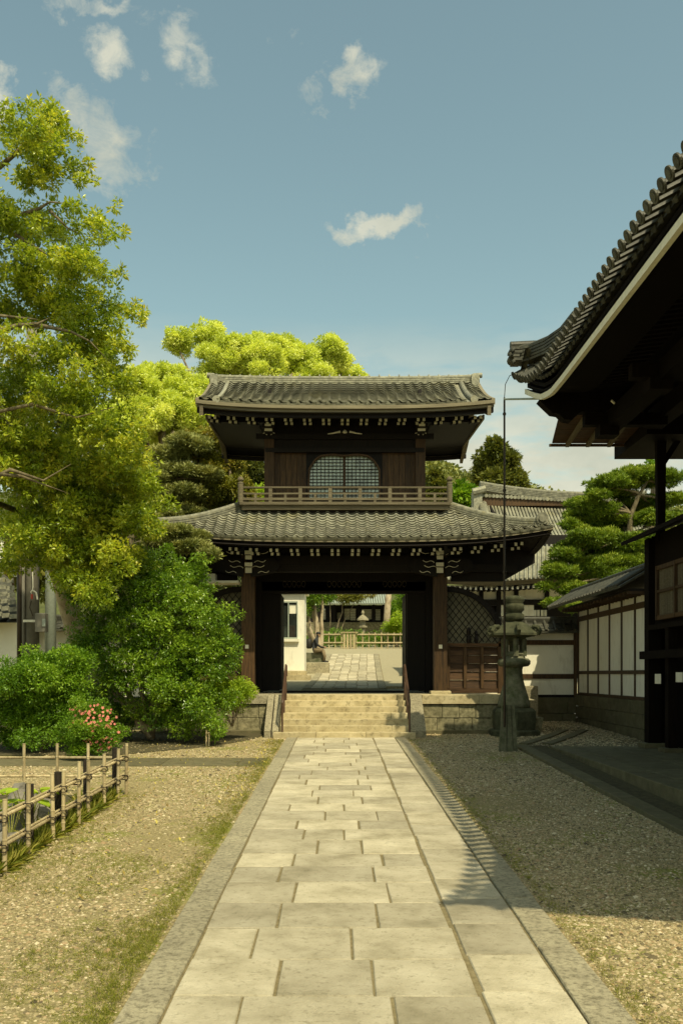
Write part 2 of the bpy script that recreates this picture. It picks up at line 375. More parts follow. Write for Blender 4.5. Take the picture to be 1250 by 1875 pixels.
def crown(name, blobs, n, size, m, parent, per=6, spread=.1, up=.5, wid=.42, shell=.5, sub=.3, nsub=14, droop=0., tb=0., kind='stuff', flat=1.0):
    """leafy crown: big blobs carrying small sub-clumps carrying leaves"""
    B = []
    for b in blobs:
        k = max(3, int(nsub))
        d = unit(k); r = rng.uniform(.35,1.0,k)
        for q in range(k):
            s = sub*rng.uniform(.55,1.5)*(b[3]*b[4]*b[5])**(1/3)
            B.append((b[0]+d[q,0]*r[q]*b[3], b[1]+d[q,1]*r[q]*b[4], b[2]+d[q,2]*r[q]*b[5], s*1.15, s*1.1, s*.8*flat))
    pos, d, idx = blob_points(B, n//per, shell)
    ct = rng.uniform(0,1,len(B))
    tint = np.clip(.12+.55*ct[idx]+tb+.18*d[:,2]*0, 0, 1)
    V, Q, t = leaves(pos, size, up, d, wid, per, spread, tint, droop)
    return fastmesh(name, V, Q, m, parent, t, kind)
def limb(a, b, r0, r1, bend=.15, n=6):
    a = Vector(a); b = Vector(b); L = (b-a).length; o = Vector((random.uniform(-1,1),random.uniform(-1,1),random.uniform(.0,.8)))*L*bend
    pts = []; rr = []
    for i in range(n+1):
        t = i/n; p = a.lerp(b, t)+o*math.sin(math.pi*t)*(1-.4*t)
        p += Vector((random.uniform(-1,1),random.uniform(-1,1),random.uniform(-1,1)))*L*.015
        pts.append(p); rr.append(r0+(r1-r0)*t)
    return pts, rr

# ================================================================== GROUND
def gz(y): return SL*y
g = MB(); ys = [-60,-5,0,5,10,15,20,22,24,27.3]
g.sheet(lambda u, v: (-60+120*u, ys[round(v*9)], gz(ys[round(v*9)])-.006 if ys[round(v*9)] < 24 else .5), 4, 9)
g.build('gravel_court_ground', GROUND, kind='structure')
UP = [(23.2,1.30),(27.0,1.40),(28.0,1.47),(33,1.72),(38,2.12),(42,2.50),(46,2.90),(50,3.34),(55,3.7),(80,4.5),(2000,12)]
def uz(y):
    for (a, b), (c, d) in zip(UP, UP[1:]):
        if a <= y <= c: return b+(d-b)*(y-a)/(c-a)
    return UP[0][1]
g = MB(); yu = [p[0] for p in UP if p[0] >= 27.0]
nn_ = len(yu)-1
g.sheet(lambda u, v: (-600+1200*u, yu[round(v*nn_)], uz(yu[round(v*nn_)])), 2, nn_)
g.sheet(lambda u, v: (-4.6+9.6*u, 23.4+3.62*v, 1.30+.1*v), 1, 1)
g.build('upper_court_ground', UPG, kind='structure')
# beds of moss and grass, earth bed under the shrubs
MOSS = mat('moss', [(.10,.12,.015),(.20,.21,.04),(.28,.25,.10)], 9, 1, .8, 50, coord='World')
EARTH = mat('bed_earth', [(.045,.038,.018),(.11,.095,.045)], 12, 1, .8, 50, coord='World')
g = MB()
def flatpoly(m_, pts, dz):
    m_.add([(x, y, gz(y)+dz) for x, y in pts], [tuple(range(len(pts)))])
flatpoly(g, [(-9,17.6),(-4.2,17.9),(-2.6,19.6),(-1.9,21.2),(-1.7,22.9),(-9,22.9)], .004)
flatpoly(g, [(-9,5.0),(-3.0,5.0),(-3.0,12.8),(-9,12.8)], .004)
g.add([(x, y, gz(y)+.006) for x, y in [(3.96,19.42),(7.1,19.2),(7.1,26.9),(4.3,26.9),(4.3,22.9)]], [(0,1,2,3,4)])
g.build('planting_bed_ground', EARTH, kind='structure')

# ---- stone path ----------------------------------------------------------
path = empty('stone_path', (0.19, 10, gz(10)), kind='structure')
g = MB(); g.add([(-1.17,-3,gz(-3)+.009),(1.55,-3,gz(-3)+.009),(1.55,21.37,gz(21.37)+.009),(-1.17,21.37,gz(21.37)+.009)], [(0,1,2,3)])
g.build('path_bed', MORT, path)
def slab(x0, x1, y0, y1, m, name, h=.02, gap=.010, parent=path, zf=gz, gy=None):
    a = MB(); dz = random.uniform(-.003,.004)
    gy = gap*.55 if gy is None else gy
    a.cbox(x0+gap, x1-gap, y0+gy, y1-gy, 0, 1, .006, .006)
    yc = (y0+y1)/2
    top = zf(yc)+h+dz; c = .008
    vs = []
    for x, y, z in a.v:
        tz = zf(y)+h+dz
        vs.append((x, y, tz-.08 if z == 0 else (tz if z == 1 else tz-c)))
    # slightly uneven top: split top face
    a.v = vs
    return a.build(name, m, parent, loc=Vector(((x0+x1)/2, yc, zf(yc))))
rows = [(-2.9,None),(-2.2,None),(-1.5,None),(-.8,None),(-.1,None),(.6,None),(1.25,None),(1.9,None),(2.6,None),(3.25,None),(3.9,None),(4.55,(-.53,.307)),(5.24,(-.36,.21)),(5.87,(-.556,.09)),(6.54,(-.43,.286)),(7.2,(-.345,.407)),
        (7.84,(-.505,.32)),(8.43,(-.41,.42)),(8.96,(-.2,.24)),(9.64,None)]
y = 9.64
while y < 20.9:
    y += random.uniform(.52,.70); rows.append((y, None))
rows[-1] = (21.38, None)
prev = None
for i in range(len(rows)-1):
    y0, y1 = rows[i][0], rows[i+1][0]; j = rows[i][1]
    if j is None:
        while True:
            j = (random.uniform(-.62,-.15), random.uniform(.05,.5))
            if j[1]-j[0] > .42 and (prev is None or min(abs(a-b) for a in j for b in prev) > .09): break
    prev = j
    xs = [-.93, j[0], j[1], .81+random.uniform(-.012,.004)]
    for a, b in zip(xs, xs[1:]): slab(a, b, y0, y1, SLAB, 'paving_slab', gap=random.uniform(.006,.012))
y = -2.9
while y < 21.38:
    d = random.uniform(.5,.72); y1 = min(y+d, 21.38)
    if 21.38-y1 < .25: y1 = 21.38
    slab(.81+random.uniform(-.002,.012), 1.31, y, y1, SLAB, 'paving_slab'); y = y1
for (x0, x1) in ((-1.18,-.93),(1.31,1.56)):
    y = -2.9
    while y < 21.38:
        y1 = min(y+random.uniform(1.1,1.9), 21.38)
        if 21.38-y1 < .5: y1 = 21.38
        slab(x0, x1, y, y1, KERB, 'border_stone', .028, .007); y = y1
# cross strip at the left
cs = empty('cross_strip_of_paving', (-2.6,16.7,gz(16.7)), kind='structure')
for (x0, x1) in ((-8.2,-6.2),(-6.2,-4.6),(-4.6,-3.1),(-3.1,-1.75),(-1.75,-1.3)):
    slab(x0, x1, 16.1, 17.3, KERBD, 'paving_slab', .012, .008, cs)

# ---- pebbles: real stones strewn over the gravel --------------------------------
def pebbles(name, n, xr, yr, size, avoid=None, dz=0, seed=0):
    n0 = n
    # density falls with distance like the picture resolution
    t = rng.uniform(0,1,n0); y = yr[0]*(yr[1]/yr[0])**(t**.8)
    x = rng.uniform(xr[0], xr[1], n0)
    keep = np.ones(n0, bool)
    if avoid is not None: keep = ~avoid(x, y)
    # patchy
    pt = np.sin(x*1.9+y*.7+seed)+np.sin(x*.8-y*1.3)+rng.normal(0,.9,n0); keep &= pt > -1.1
    x = x[keep]; y = y[keep]; n = len(x)
    s = size*rng.lognormal(0,.38,n)*(.75+.035*y)
    oct_ = np.array([(1,0,0),(.3,.9,.05),(-.8,.5,0),(-.9,-.5,.05),(.3,-1,0),(0,0,.75)])
    fc = np.array([(0,1,5),(1,2,5),(2,3,5),(3,4,5),(4,0,5)])
    a = rng.uniform(0,6.28,n); ca, sa = np.cos(a), np.sin(a)
    sc = rng.uniform(.65,1.2,(n,3)); sc[:,2] *= .75
    v = oct_[None]*sc[:,None]*s[:,None,None]
    vx = v[...,0]*ca[:,None]-v[...,1]*sa[:,None]; vy = v[...,0]*sa[:,None]+v[...,1]*ca[:,None]
    V = np.stack([vx+x[:,None], vy+y[:,None], v[...,2]+(SL*y-.006+dz)[:,None]], axis=-1).reshape(-1,3)
    Q = (fc[None]+(np.arange(n)*6)[:,None,None]).reshape(-1,3)
    return fastmesh(name, V, Q, PEB, None, np.repeat(rng.uniform(0,1,n),6), 'stuff')
PEB = leafmat('pebble', [(.07,.055,.03),(.22,.18,.095),(.33,.275,.145),(.41,.34,.19),(.30,.20,.10),(.60,.52,.34)], 0.0, .8, .3)
pebbles('gravel_left_of_path', 85000, (-6.0,-1.19), (4.2,21.5), .0105, lambda x, y: (np.abs(x) > .38*y+.4) | ((x < -2.98) & (y < 12.8)) | ((y > 16.1) & (y < 17.3)) , seed=1)
pebbles('gravel_right_of_path', 85000, (1.57,4.0), (4.2,22.6), .0105, lambda x, y: (x > .40*y+.3) | (x > 3.68), seed=5)
pebbles('gravel_by_drain', 14000, (3.9,6.8), (19.3,26.7), .0125, lambda x, y: (x < 4.4) & (y < 19.6), dz=.012, seed=9)
# grass tufts and moss sprigs along the path edge and fence
def tufts(name, pts, h, per, m, lab=None):
    pts = np.array(pts); V, Q, t = leaves(pts, h, .1, np.tile([0,0,1.4],(len(pts),1)), .14, per, .02)
    return fastmesh(name, V, Q, m, None, t, 'stuff')
pl = []
for _ in range(7500):
    y = 4.4*(21/4.4)**random.random()
    e = abs(random.gauss(0,.16)); k = math.sin(y*1.3)+math.sin(y*3.1+1)*.6
    if random.random() < .55+.3*k: pl.append((-1.21-e*(1.4 if k > .3 else .7), y, gz(y)))
    if random.random() < .12: pl.append((1.59+e*.6, y, gz(y)))
for _ in range(1100):
    y = random.uniform(5,13); pl.append((-2.75-abs(random.gauss(0,.18))+random.uniform(-.1,.25), y, gz(y)))
for _ in range(2600):
    y = random.uniform(4.4,9); x = random.gauss(-1.9,.5); 
    if math.sin(x*3+y)+math.sin(y*2.2-x) > .3 and -2.9 < x < -1.25: pl.append((x, y, gz(y)))
tufts('moss_and_grass', pl, .02, 9, L_GRAS)
pl = [(-2.98-abs(random.gauss(0,.12)), random.uniform(7,12.6), 0) for _ in range(420)]
pl = [(x, y, gz(y)) for x, y, _ in pl]
tufts('long_grass_by_fence', pl, .17, 12, L_GRAS)
# fallen leaves
pl = [(random.uniform(-4.2,-1.2), random.uniform(7,21), 0) for _ in range(900)]+[(random.uniform(-1.6,-1.2), random.uniform(12,21), 0) for _ in range(500)]
pl = np.array([(x, y, gz(y)+.01) for x, y, _ in pl])
V, Q, t = leaves(pl, .05, 3.0, None, .45, 1, .0)
FALL = leafmat('leaf_fallen', [(.35,.28,.05),(.5,.42,.09),(.25,.16,.05)], .1, .7)
fastmesh('fallen_leaves', V, Q, FALL, None, t, 'stuff')

# ---- right side kerb, drain and platform ------------------------------------------
kb = empty('stone_kerb', (3.75,12,gz(12)), 'long low kerb of grey stones between gravel and drain right of the path', 'kerb')
y = 1.0
while y < 19.5:
    y1 = min(y+random.uniform(1.2,1.9), 19.5); slab(3.68, 3.95, y, y1, KERBD, 'kerb_stone', .05, .006, kb); y = y1
g = MB(); g.add([(3.95,1,gz(1)-.0),(4.38,1,gz(1)),(4.38,19.4,gz(19.4)-.0),(3.95,19.4,gz(19.4))], [(0,1,2,3)])
g.build('drain_bed', EARTH, kind='structure')
pf = empty('stone_platform', (6,12,.2), 'shaded stone platform under the right hall with long edge stones', 'platform')
PZ = .47
y = 1.0
while y < 19.2:
    y1 = min(y+random.uniform(1.3,2.1), 19.2)
    bx('edge_stone', KERBD, pf, 4.38, 4.78, y+.005, y1-.005, gz(y)-.1, PZ, .012); y = y1
bx('platform_face_end', KERBD, pf, 4.79, 13, 18.8, 19.2, 0, PZ-.004, .01)
x = 4.80
while x < 12:
    y = 1.0
    while y < 18.78:
        y1 = min(y+random.uniform(1.0,1.4), 18.78); bx('paving_slab', KERBD, pf, x+.006, x+.79, y+.006, y1-.006, .0, PZ-.003+random.uniform(-.003,.003), .008); y = y1
    x += .8
# second drain strip of stones behind the lantern
dr = empty('drain_stones', (5.5,21,.47), 'low angled line of drain edge stones beside the lantern', 'drain')
for (a, b) in (((3.95,19.75),(4.9,21.6)),((4.9,21.6),(5.7,23.4))):
    for off in (0,.5):
        MB().bar((a[0]+off,a[1],gz(a[1])+.01),(b[0]+off,b[1],gz(b[1])+.01),.2,.07).build('edge_stone', KERBD, dr)

# ================================================================== STEPS AND PLINTH
SX0, SX1 = X_(514,22), X_(746,22)
NS = 7; ZT = 1.447; Z0 = gz(21.39); RS = (ZT-Z0)/NS; TD = .285
st = empty('stone_steps', (.17,21.4,Z0), 'flight of seven pale stone steps climbing to the gate', 'steps')
for i in range(NS):
    y0 = 21.39+i*TD if i else 21.36
    z0 = Z0+i*RS; z1 = z0+RS
    cuts = [SX0-.02, *( [SX0+.85, SX0+2.0] if i == 0 else ([SX0+.22] if i == 6 else [SX1-.38] if i in (1,3) else [])), SX1+.02]
    if i == 0: cuts[0] -= .12; cuts[-1] += .12
    for a, b in zip(cuts, cuts[1:]):
        bx('step_stone', STEP, st, a+.004, b-.004, y0, y0+.62 if i < 6 else 24.0, z0-.05, z1-.002, .014)
pn = empty('stone_plinth', (.17,24,.5), 'stone plinth under the gate, capped with long slabs over rough blocks', 'plinth')
PL0, PL1 = -4.75, X_(918,23)
PY = 22.95
for (xa, xb) in ((PL0, SX0-.36),(SX1+.42, PL1)):
    x = xa
    while x < xb-.01:
        x1 = min(x+random.uniform(1.0,1.6), xb); 
        if xb-x1 < .5: x1 = xb
        bx('cap_stone', STEP if xa > 0 else KERB, pn, x+.004, x1-.004, PY-.06, PY+.9, ZT-.22, ZT, .015); x = x1
    for (za, zb) in ((ZT-.56,ZT-.235),(gz(22.9)-.1,ZT-.565)):
        x = xa+.03
        while x < xb-.01:
            x1 = min(x+random.uniform(.34,.66), xb)
            if xb-x1 < .2: x1 = xb
            bx('rough_block', ROUGH, pn, x+.006, x1-.006, PY+random.uniform(-.02,.02), PY+.5, za, zb, .03); x = x1
    x = xa-.1
    while x < xb:
        bx('base_stone', KERBD, pn, x+.004, min(x+1.1,xb)-.004, PY-.25, PY+.1, gz(22.7)-.1, gz(22.7)+.07, .01); x += 1.1
MB().box(PL0+.1, PL1-.1, PY+.51, 28.6, .3, ZT-.24).build('plinth_core', ROUGH, pn)
x = PL0
while x < PL1-.1:
    y = PY+.91
    if x > SX0-.4 and x < SX1-.9: y = 24.01
    while y < 28.6:
        y1 = min(y+1.2, 28.6); bx('paving_slab', KERB, pn, x+.004, min(x+.9, PL1)-.004, y+.004, y1-.004, ZT-.23, ZT-.004, .006); y = y1
    x += .9
# sloping cheek stones beside the steps
for nm, xa, xb, lab in (('l', SX0-.36, SX0-.03, None), ('r', SX1+.03, SX1+.40, None)):
    a = MB(); xm = (xa+xb)/2
    for (u0, u1) in (((xa, xm-.015),(xm+.015, xb)) if nm == 'l' else ((xa, xb),)):
        poly = [(21.60,gz(21.6)-.05),(23.0,gz(21.6)-.05),(23.0,ZT+.01),(22.85,ZT+.01),(21.60,Z0+.16)]
        MB().prism(poly, u0, u1, 'x').build('cheek_stone', KERB, st)
# handrails
RAILX = (X_(517,21.6), X_(749,21.6))
for k, rx in enumerate(RAILX):
    hr = empty('handrail', (rx,21.5,Z0), 'brown metal handrail on the '+('left' if k == 0 else 'right')+' side of the gate steps', 'handrail', 'handrails beside the steps')
    ps = [(rx,21.55,Z0),(rx,22.3,Z0+2.6*RS),(rx,23.05,Z0+6*RS)]
    tops = [.86,.86,.86]
    for p, t in zip(ps, tops): MB().tube([p,(p[0],p[1],p[2]+t)], .022, 8).build('post', METAL, hr)
    a = Vector(ps[0]); b = Vector(ps[2]); s = Vector((0,0,1))
    MB().tube([a+s*.55, a+Vector((0,-.03,.82)), a+s*.87, b+s*.88, b+Vector((0,.25,.86)), b+Vector((0,.3,.6))], .024, 8).build('rail', METAL, hr)
    MB().tube([a+s*.45, b+s*.45], .014, 6).build('lower_rail', METAL, hr)
    MB().tube([a+s*.66, b+s*.66], .014, 6).build('middle_rail', METAL, hr)

# ================================================================== GATE
GX = .19
gate = empty('temple_gate', (GX,24.3,ZT), 'two storey dark timber temple gate with tiled roofs, balcony and arched window', 'gate')
CY = 24.3
CXL, CXR = X_(455,CY), X_(805,CY)
def gb(name, m, x0, x1, y0, y1, z0, z1, c=0, parent=None): return bx(name, m, parent or gate, x0, x1, y0, y1, z0, z1, c)
# lower columns on base stones
for x in (CXL, CXR):
    for yy in (CY, 28.0):
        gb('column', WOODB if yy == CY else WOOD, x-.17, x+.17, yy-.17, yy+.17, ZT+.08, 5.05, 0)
        gb('base_stone', STEP, x-.26, x+.26, yy-.26, yy+.26, ZT-.003, ZT+.079, .02)
    gb('door_post', WOOD, x-.22, x+.22, 25.95, 26.4, ZT, 5.05)
# small white plates on the columns
for px in (452,806):
    p = P(px,1184,CY-.18); gb('small_plate', WHITE, p.x-.045, p.x+.045, CY-.185, CY-.172, p.z-.05, p.z+.05)
# door plane walls, jambs and lintel
JL, JR = X_(512,26.1), X_(745,26.1)
LZ = Z_(1087,26.1)
n = 4
for (a, b) in ((CXL+.22, JL),(JR, CXR-.22)):
    w = (b-a)
    gb('door_leaf', WOOD, a, b, 26.1, 26.2, ZT+.05, LZ+.3)
for (x, s) in ((JL,-1),(JR,1)):
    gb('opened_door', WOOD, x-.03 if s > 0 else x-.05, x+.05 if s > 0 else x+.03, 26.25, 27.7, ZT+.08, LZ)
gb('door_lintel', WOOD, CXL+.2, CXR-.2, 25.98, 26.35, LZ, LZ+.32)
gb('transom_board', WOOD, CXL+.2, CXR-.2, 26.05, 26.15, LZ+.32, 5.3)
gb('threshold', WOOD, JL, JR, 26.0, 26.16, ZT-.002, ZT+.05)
gb('ceiling', WOOD, CXL-.1, CXR+.1, CY+.2, 28.0, 5.051, 5.12)  # unseen ceiling, added so the passage below stays dark
gb('front_lintel', WOOD, CXL-.55, CXR+.55, CY-.13, CY+.13, Z_(1048,CY), Z_(1030,CY))
gb('head_beam', WOOD, CXL-.3, CXR+.3, CY-.15, CY+.15, 4.78, 5.049)
gb('rear_lintel', WOOD, CXL-.3, CXR+.3, 27.87, 28.13, 4.5, 5.049)
for x in (CXL, CXR):
    gb('side_wall', WOOD, x-.06, x+.06, CY+.171, 25.94, ZT+.08, 5.05)
    gb('side_wall', WOOD, x-.06, x+.06, 26.41, 27.82, ZT+.08, 5.05)
# transom frieze with heart shaped openings, in front plane
tz0, tz1 = Z_(1080,24.6), Z_(1060,24.6)
for grp in ((517,560,5),(598,662,7),(700,744,5)):
    for i in range(grp[2]):
        px = grp[0]+(grp[1]-grp[0])*(i+.5)/grp[2]; c = P(px,1070,26.0)
        pts = []
        for k in range(13):
            a = -math.pi/2+2*math.pi*k/12
            pts.append((c.x+.055*math.cos(a)*(1.0 if math.sin(a) > -.5 else .7), 25.96, c.z+.085*math.sin(a)))
        MB().tube(pts, .006, 4).build('heart_shaped_trim', WOODG, gate)
gb('frieze_board', WOOD, CXL+.17, CXR-.17, 25.97+.01, 26.04, tz0+.1, tz1+.5)
# brackets on the column heads
def curl(pts, parent, y, r=.008):
    MB().tube([(x, y, z) for x, z in pts], r, 5).build('painted_curl', WHITE, parent)
for cx, px in ((CXL,455),(CXR,805)):
    br = empty('bracket', (cx,CY-.3,4.6), parent=gate)
    for (py0, py1, hw, yy) in ((1039,1049,6,CY-.35),(1030,1037,7,CY-.5),(1017,1024,6,CY-.62),(1008,1015,7,CY-.75)):
        z0, z1 = Z_(py1, yy), Z_(py0, yy); w = hw*yy/F
        x = X_(px+ (0), yy)
        bx('bracket_block', WOOD, br, x-w, x+w, yy+.012, CY, z0, z1)
        bx('white_end', WHITE, br, x-w, x+w, yy-.002, yy+.010, z0, z1)
    for s in (-1,1):
        for (ox, oz, L) in ((.12,.62,.42),(.18,.42,.30),(.10,.28,.34),(.28,.15,.28)):
            pts = [(cx+s*(ox+L*t), 4.42+oz+.10*t*L*2+.03*math.sin(t*6.3)) for t in [k/7 for k in range(8)]]
            curl(pts, br, CY-.33)
        a = MB(); a.prism([(cx+s*.1,4.48),(cx+s*.75,4.62),(cx+s*.85,4.78),(cx+s*.7,4.95),(cx+s*.1,4.95)][::s], CY-.3, CY-.02)
        a.build('bracket_arm', WOOD, br)
# ---------------- lower roof
LY0, LY1 = 22.6, 24.05
LHE, LHT = 5.04, 2.78
LZ0, LZ1 = Z_(990,LY0), Z_(936,LY1)
def lroof(x, t, off=0):      # front slope
    ze = LZ0+.30*(min(abs(x),LHE)/LHE)**3.2
    y = LY0+(LY1-LY0)*t - .12*(abs(x)/LHE)**3*(1-t)
    z = ze*(1-t)+LZ1*t - .05*math.sin(math.pi*t)
    return Vector((GX+x, y, z+off))
def hexx(t): return LHE+(LHT-LHE)*t
# tile: S section
def tile_mb(w=.25, l=.17, h=.034, lip=.042):
    a = MB(); n = 8; vs = []
    for k, (yy, dz) in enumerate(((l,0),(0,lip),(0,0),(l*.0,0))):
        pass
    prof = [(w*(u-.5), z_) for u, z_ in zip((0,.09,.2,.31,.42,.56,.72,.88,1.0),(.022,.046,.054,.046,.02,.004,.0,.008,.022))]
    for (x, z) in prof: vs.append((x, l*1.12, z))
    for (x, z) in prof: vs.append((x, 0, z+lip))
    for (x, z) in prof: vs.append((x, .003, z+lip-.013))
    fs = []
    for i in range(n):
        fs += [(n+1+i, n+2+i, i+1, i), (2*n+2+i, 2*n+3+i, n+2+i, n+1+i)]
    return a.add(vs, fs)
def eave_disc_mb(w=.25):
    a = tile_mb(w, .17)
    x = -w/2+.02
    a.tube([(x,-.02,.02),(x,.03,.02)], .052, 12)
    a.tube([(x,-.026,.02),(x,-.019,.02)], .03, 10)
    a.box(-w/2+.05, w/2-.02, -.008, .004, -.035, .02)
    return a
TM = tile_mb(); TME = proto(TM, 'roof_tile', TILE, True); TEE = proto(eave_disc_mb(), 'eave_tile', TILE)
lr = empty('lower_roof', (GX,LY0,LZ0), parent=gate)
NR = 12; tw = .25
cols_ = [i*tw-5.0+tw/2 for i in range(40)]
single = []; mass = []
for r in range(NR):
    t = r/NR
    for x in cols_:
        if abs(x) > hexx(t+.03)-.05: continue
        p = lroof(x, t, .05); px_ = lroof(x+.05, t, .05)-lroof(x-.05, t, .05); ya = lroof(x, t+.05, .05)-lroof(x, t-.02, .05)
        M = frame(p, px_, ya)
        if r == 0: place(TEE, 'eave_tile', M, lr)
        elif len(single) < 160: single.append(1); place(TME, 'roof_tile', M, lr)
        else: mass.append(M)
replicate(TM, mass).build('roof_tiles_upper_rows', TILEM, lr, True, kind='stuff')
# roof bodies (all four slopes, thick)
LYR = 29.5
def skirt(off, name, m, parent, shrink=0.0, under=False):
    a = MB()
    a.sheet(lambda u, v: tuple(lroof((2*u-1)*(hexx(v)-shrink), v, off)), 30, 8)
    def side(s):
        def fn(u, v):
            yy0 = LY0-.12+(LYR-LY0+.12)*u; yy1 = LY1+(28.1-LY1)*u
            c = abs(2*u-1)**3.2
            xe = LHE-shrink; p0 = Vector((GX+s*xe, yy0, LZ0+.30*c+off)); p1 = Vector((GX+s*(LHT-shrink), yy1, LZ1+off))
            return tuple(p0.lerp(p1, v)-Vector((0,0,.05*math.sin(math.pi*v))))
        return fn
    a.sheet(side(1), 24, 8); a.sheet(side(-1), 24, 8)
    a.sheet(lambda u, v: (GX+(2*u-1)*(hexx(v)-shrink), LYR+(28.1-LYR)*v, (LZ0+.3*abs(2*u-1)**3.2)*(1-v)+LZ1*v+off), 24, 6)
    return a.build(name, m, parent, True)
skirt(.03, 'roof_bed', TILEM, lr)
skirt(-.13, 'soffit', WOOD, lr, .06)
# edge board under the tiles, all round
def ring_pts(shr, off):
    pts = []
    for i in range(31): u = 2*i/30-1; pts.append(lroof(u*(LHE-shr), 0, off)+Vector((0,shr,0)))
    for i in range(1,25): u = i/24; pts.append(Vector((GX+LHE-shr, LY0-.12+shr+(LYR-LY0+.12-2*shr)*u, LZ0+.3*abs(2*u-1)**3.2+off)))
    for i in range(1,25): u = 1-2*i/24; pts.append(Vector((GX+u*(LHE-shr), LYR-shr, LZ0+.3*abs(u)**3.2+off)))
    for i in range(1,24): u = 1-i/24; pts.append(Vector((GX-LHE+shr, LY0-.12+shr+(LYR-LY0+.12-2*shr)*u, LZ0+.3*abs(2*u-1)**3.2+off)))
    return pts
def ribbon(pts, h, th, name, m, parent, closed=True):
    a = MB(); n = len(pts); c = sum(pts, Vector())/n
    vs = []
    for p in pts:
        d = Vector((c.x-p.x, c.y-p.y, 0)).normalized()*th
        vs += [p, p+Vector((0,0,h)), p+d+Vector((0,0,h)), p+d]
    fs = []
    for i in range(n if closed else n-1):
        j = (i+1)%n
        for k in range(4):
            l = (k+1)%4; fs.append((4*i+k,4*j+k,4*j+l,4*i+l))
    return a.add(vs, fs).build(name, m, parent)
ribbon(ring_pts(.02,-.03), .05, .12, 'eave_edge', COPPER, lr)
ribbon(ring_pts(.12,-.14), .105, .12, 'eave_board', WOOD, lr)
# side tile courses: rolls running up the side slopes (seen only from aside)
mass = []
for s in (-1,1):
    for i in range(26):
        u = (i+.5)/26
        for r in range(12):
            t = r/12
            y0 = LY0+(LYR-LY0)*u; y1 = LY1+(28.1-LY1)*u
            c = abs(2*u-1)**3.2
            p0 = Vector((GX+s*LHE, y0, LZ0+.3*c+.05)); p1 = Vector((GX+s*LHT, y1, LZ1+.05)); p = p0.lerp(p1, t)
            mass.append(frame(p, (0,-s*-1,0) if s > 0 else (0,-1,0), p1-p0))
replicate(TM, mass).build('side_roof_tiles', TILEM, lr, True, kind='stuff')
# ridge along the top and hips
def ridge_stack(name, pts, w, h, m, parent, courses=3, capr=None):
    r = empty(name, pts[0], parent=parent)
    n = courses
    return r
def loft(pts, sect, name, m, parent, smooth=False):
    """sect: list of (side, up) offsets, swept along pts"""
    a = MB(); vs = []; fs = []; k = len(sect)
    for i, p in enumerate(pts):
        d = (pts[min(i+1,len(pts)-1)]-pts[max(i-1,0)]); d.z = 0; d.normalize(); sd = Vector((d.y,-d.x,0))
        vs += [p+sd*s+Vector((0,0,z)) for s, z in sect]
    for i in range(len(pts)-1):
        for q in range(k):
            l = (q+1)%k; fs.append((i*k+q,i*k+l,(i+1)*k+l,(i+1)*k+q))
    fs += [tuple(range(k))[::-1], tuple((len(pts)-1)*k+q for q in range(k))]
    return a.add(vs, fs).build(name, m, parent, smooth)
def stacked(w, h, n, cap):
    s = []
    z = 0; L = []
    for i in range(n):
        dz = h/n; L += [(w/2, z), (w/2, z+dz*.7), (w/2-.02, z+dz*.7), (w/2-.02, z+dz)]; z += dz
    R = [(-a, b) for a, b in reversed(L)]
    C = [(cap*math.cos(a), h+cap*.8*math.sin(a)) for a in [math.pi*k/6 for k in range(7)]]
    return L+C+R
top = [Vector((GX-LHT-.05+(2*LHT+.1)*i/12, LY1+.0, LZ1-.03)) for i in range(13)]
loft(top, stacked(.22,.10,2,.06), 'top_ridge', TILE, lr)
for s in (-1,1):
    pts = [lroof(s*hexx(1-u), 1-u, .04) for u in [i/12 for i in range(13)]]
    pts = [p+Vector((-s*.08,0,0)) for p in pts[:-1]]
    # lifted end
    hp = loft(pts, stacked(.24,.17,3,.07), 'hip_ridge', TILE, lr)
    e = pts[-1]
    a = MB(); a.tube([e+Vector((0,-.10,.18)), e+Vector((0,.04,.18))], .15, 16); a.tube([e+Vector((0,-.13,.18)), e+Vector((0,-.1,.18))], .09, 12)
    a.box(e.x-.17, e.x+.17, e.y-.06, e.y+.04, e.z-.02, e.z+.1)
    a.build('ridge_end_ornament', TILE, lr)
# rafters with white tips (paired), two tiers
def rafters(parent, xs, tiers, yhalf=None):
    for (yt, zf, w, h, L, dz) in tiers:
        for x in xs:
            z = zf(x)
            MB().bar((GX+x, yt+.014, z+h/2),(GX+x, yt+L, z+h/2+dz), w, h).build('rafter', WOOD, parent)
            bx('white_rafter_tip', WHITE, parent, GX+x-w/2-.002, GX+x+w/2+.002, yt-.006, yt+.012, z-.002, z+h+.002)
def lift(x, a, half): return a*(min(abs(x),half)/half)**3.2
xs = []
for i in range(-9,9):
    c = (i+.5)*.505; xs += [c-.075, c+.075]
z1 = Z_(1011,23.0); z2 = Z_(1017.5,23.45)
rafters(lr, [x for x in xs], ((23.0, lambda x: z1+lift(x,.28,LHE), .062, .075, 1.2, .22),(23.45, lambda x: z2+lift(x,.25,LHE), .066, .066, .8, .1)))
